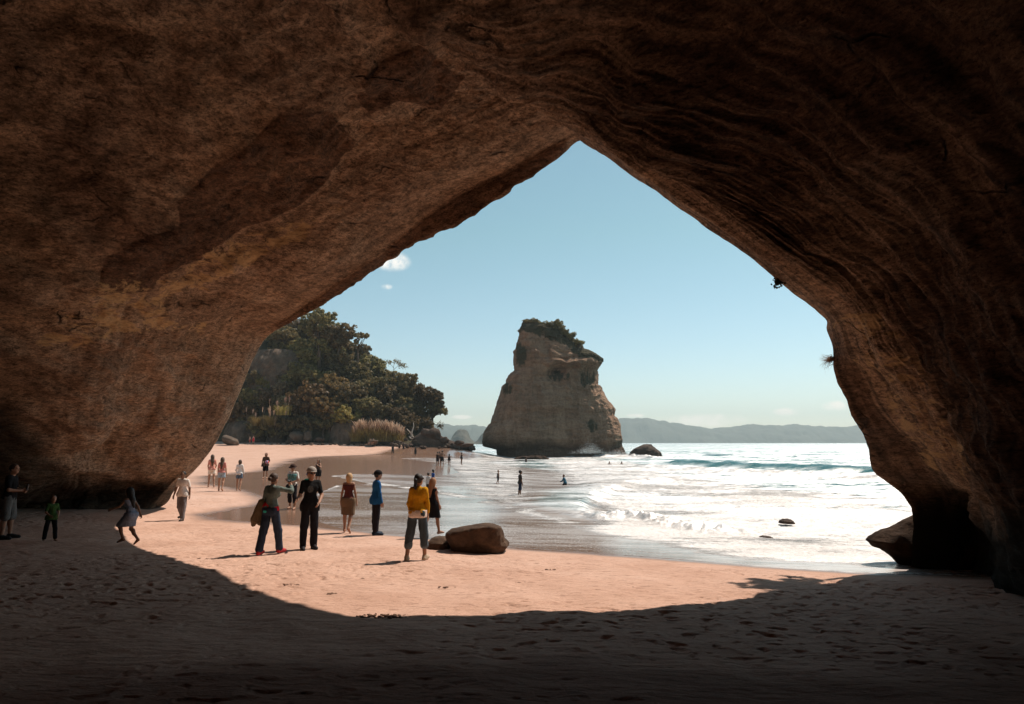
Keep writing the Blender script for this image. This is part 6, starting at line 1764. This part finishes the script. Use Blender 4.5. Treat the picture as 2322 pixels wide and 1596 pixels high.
# out in the shallows
person(1179, 1126, 1070, -70, "boy in a dark grey t-shirt and navy shorts wading ankle deep, nearest of the bathers", "brown", ((8, 4, 8), (-12, 4, 2)), ((0, 8, 10, 2), (6, 8, 12, 2)), child=True, top=("tee", (.06, .05, .045), .86), bottom=("trousers", (.02, .03, .06), .95, .03), hair=("short", BK))
person(1129, 1098, 1068, -60, "small child with pale hair stepping through ripples beside the boy in navy shorts", "tan", ((12, 3, 8), (-14, 3, 18)), ((10, 14, 40, 8), (-8, 12, 10, 6)), child=True, top=("swim", (.12, .11, .11), .86), bottom=("trousers", (.03, .03, .04), .8, .02), hair=("short", (.20, .12, .06)))
person(1281, 1104, 1076, 66, "child in a blue rash top running knee deep through the foam", "tan", ((36, 4, 50), (-18, 4, 20)), ((20, 16, 66, 0), (-22, 16, 20, 4)), child=True, lean=14, top=("shirt", (.05, .14, .20), .84), bottom=("trousers", DARK, .95, .02), hair=("short", (.16, .07, .04)), wade=.28)
person(1192.5, 1057, 1036, -80, "lone bather standing thigh deep in front of the rock stack", "brown", ((2, 4, 2), (-2, 4, 2)), ((8, 14, 34, 8), (2, 12, 14, 6)), top=("swim", (.03, .025, .025), .85), bottom=("trousers", DARK, .8, .02), hair=("short", BK), wade=.4)
GF = "bathers standing together in the shallow water"
person(991.5, 1056, 1025.5, -20, "slim person on the left of the close pair standing in the shallows", "brown", ((1, 3, 1), (-1, 3, 1)), ((2, 6, 8, 2), (2, 6, 8, 2)), top=("swim", (.03, .02, .02), .86), bottom=("trousers", (.03, .025, .03), .7, .02), hair=("short", BK))
person(996, 1054.5, 1024.5, -10, "person pressed close on the right of the pair in the shallows", "tan", ((1, 3, 1), (-1, 3, 1)), ((2, 6, 8, 2), (2, 8, 12, 2)), female=True, top=("swim", (.02, .02, .03), .84), hair=("pony", BK))
person(1002, 1055, 1022.5, -5, "man with both hands on his hips beside the close pair in the shallows", "brown", ((1, 5, 1), (-1, 5, 1)), ((-18, 42, 16, -48), (-18, 42, 16, -48)), bottom=("trousers", DARK, .85, .03), hair=("short", BK))
person(1018, 1058, 1030, -20, "woman shading her eyes with a raised arm in the shallows", "brown", ((1, 3, 1), (-1, 3, 1)), ((2, 8, 10, 2), (60, 50, 130, -50)), female=True, top=("swim", (.02, .018, .02), .84), hair=("bob", BK))
person(1046, 1053.5, 1026.5, -60, "slim bather standing alone in profile nearest the foot of the stack", "brown", ((1, 3, 1), (-1, 3, 1)), ((4, 6, 8, 2), (4, 6, 8, 2)), female=True, top=("swim", (.02, .018, .02), .84), hair=("bun", BK))
person(890, 1031, 1009.5, 30, "distant person in dark clothes walking on the sand before the reed bed", "brown", ((14, 3, 6), (-12, 3, 14)), ((-12, 10, 6, 4), (14, 10, 24, 4)), top=("tee", (.035, .03, .03), .84), bottom=("trousers", DARK, 1.5, .01), hair=("short", BK))
person(941.5, 1034, 1012.5, -30, "distant woman in a long dark wrap walking below the dead branch", "brown", ((6, 3, 4), (-6, 3, 6)), ((6, 12, 30, 4), (4, 12, 20, 4)), female=True, top=("tank", (.03, .025, .025), .9), bottom=("skirt", (.03, .026, .026), 1.25), hair=("bob", BK))
person(905, 1022.5, 1003.5, 20, "left one of two faint figures standing against the dark boulders", "tan", ((1, 4, 1), (-1, 4, 1)), top=("tee", (.05, .04, .035), .86), bottom=("trousers", (.05, .04, .035), .7, .02), hair=("short", BK), D=138)
person(914.5, 1022.5, 1004, -15, "right one of two faint figures standing against the dark boulders", "tan", ((1, 4, 1), (-1, 4, 1)), top=("tee", (.06, .05, .045), .86), bottom=("trousers", DARK, 1.2, .02), hair=("short", BR), D=138)
person(566, 1007, 989, 150, "bare chested person in red shorts, left of the pair under the hill", "fair", ((1, 4, 1), (-1, 4, 1)), ((8, 12, 40, 0), (4, 12, 12, 4)), bottom=("trousers", (.45, .05, .05), .7, .02), hair=("short", BR), D=147)
person(574, 1007.5, 988.5, 190, "person in red swimsuit, right of the pair under the hill", "fair", ((1, 4, 1), (-1, 4, 1)), ((4, 12, 20, 4), (20, 20, 70, 0)), female=True, top=("swim", (.55, .03, .05), .84), bottom=("trousers", (.55, .03, .05), .6, .02), hair=("bob", BR), D=146)
# swimmers, sitters and sunbathers
for px_, lab in ((1381, "left one of two swimmers with head and shoulders above the surf"), (1409, "right one of two swimmers with head and shoulders above the surf")):
    p0 = P(px_, 1051.5, 102)
    person(px_, 0, 0, -50, lab, "tan", arms=((30, 60, 70, 40), (30, 60, 70, 40)), hair=("short", BK), pos=p0 - np.array([0, 0, 1.42]), stature=1.75, bottom=("trousers", DARK, .8, .02))
for px_, lab in ((839, "left one of two people sitting on the tan rounded rock before the reeds"), (846, "right one of two people sitting on the tan rounded rock before the reeds")):
    p0 = P(px_, 1008.5, 145.0)
    person(px_, 0, 0, 160, lab, "fair", legs=((82, 8, 84), (78, 8, 84)), arms=((30, 14, 60, -10), (30, 14, 60, -10)), hair=("short", BR), pos=p0, stature=1.7, bottom=("trousers", (.30, .08, .06), .7, .02))
for px_, py_, c, yw, lab in ((621, 1008.5, (.6, .03, .04), 80, "sunbather in red lying on the sand among the rocks at the back of the beach"), (645, 1010.5, (.05, .04, .05), 96, "dark clad sunbather lying stretched out right of the one in red")):
    g_ = sand_hit(px_, py_)
    person(px_, 0, 0, yw, lab, "fair", legs=((8, 5, 20), (2, 5, 4)), arms=((10, 20, 40, 0), (4, 16, 10, 6)), hair=("short", BR), pos=g_ + np.array([.85, 0, .13]), stature=1.7, top=("swim", c, .84), bottom=("trousers", c, .6, .02), roll=math.radians(88), female=True)
    tw = add("towel", field_mesh("towel", [('c', np.array([-.9, 0, 0]), np.array([.9, 0, 0]), .03, .03, .01), ('e', np.zeros(3), (1.0, .38, .035), None, .02)], .03), plain("towel_cloth", (.30, .10, .10) if c[0] > .3 else (.12, .14, .2), .9, 30, .2, .1, .2), label=f"{'reddish' if c[0] > .3 else 'blue'} towel under the sunbather {'in red' if c[0] > .3 else 'stretched out'} at the back of the beach", cat="towel", loc=g_ + np.array([0, 0, .02]))
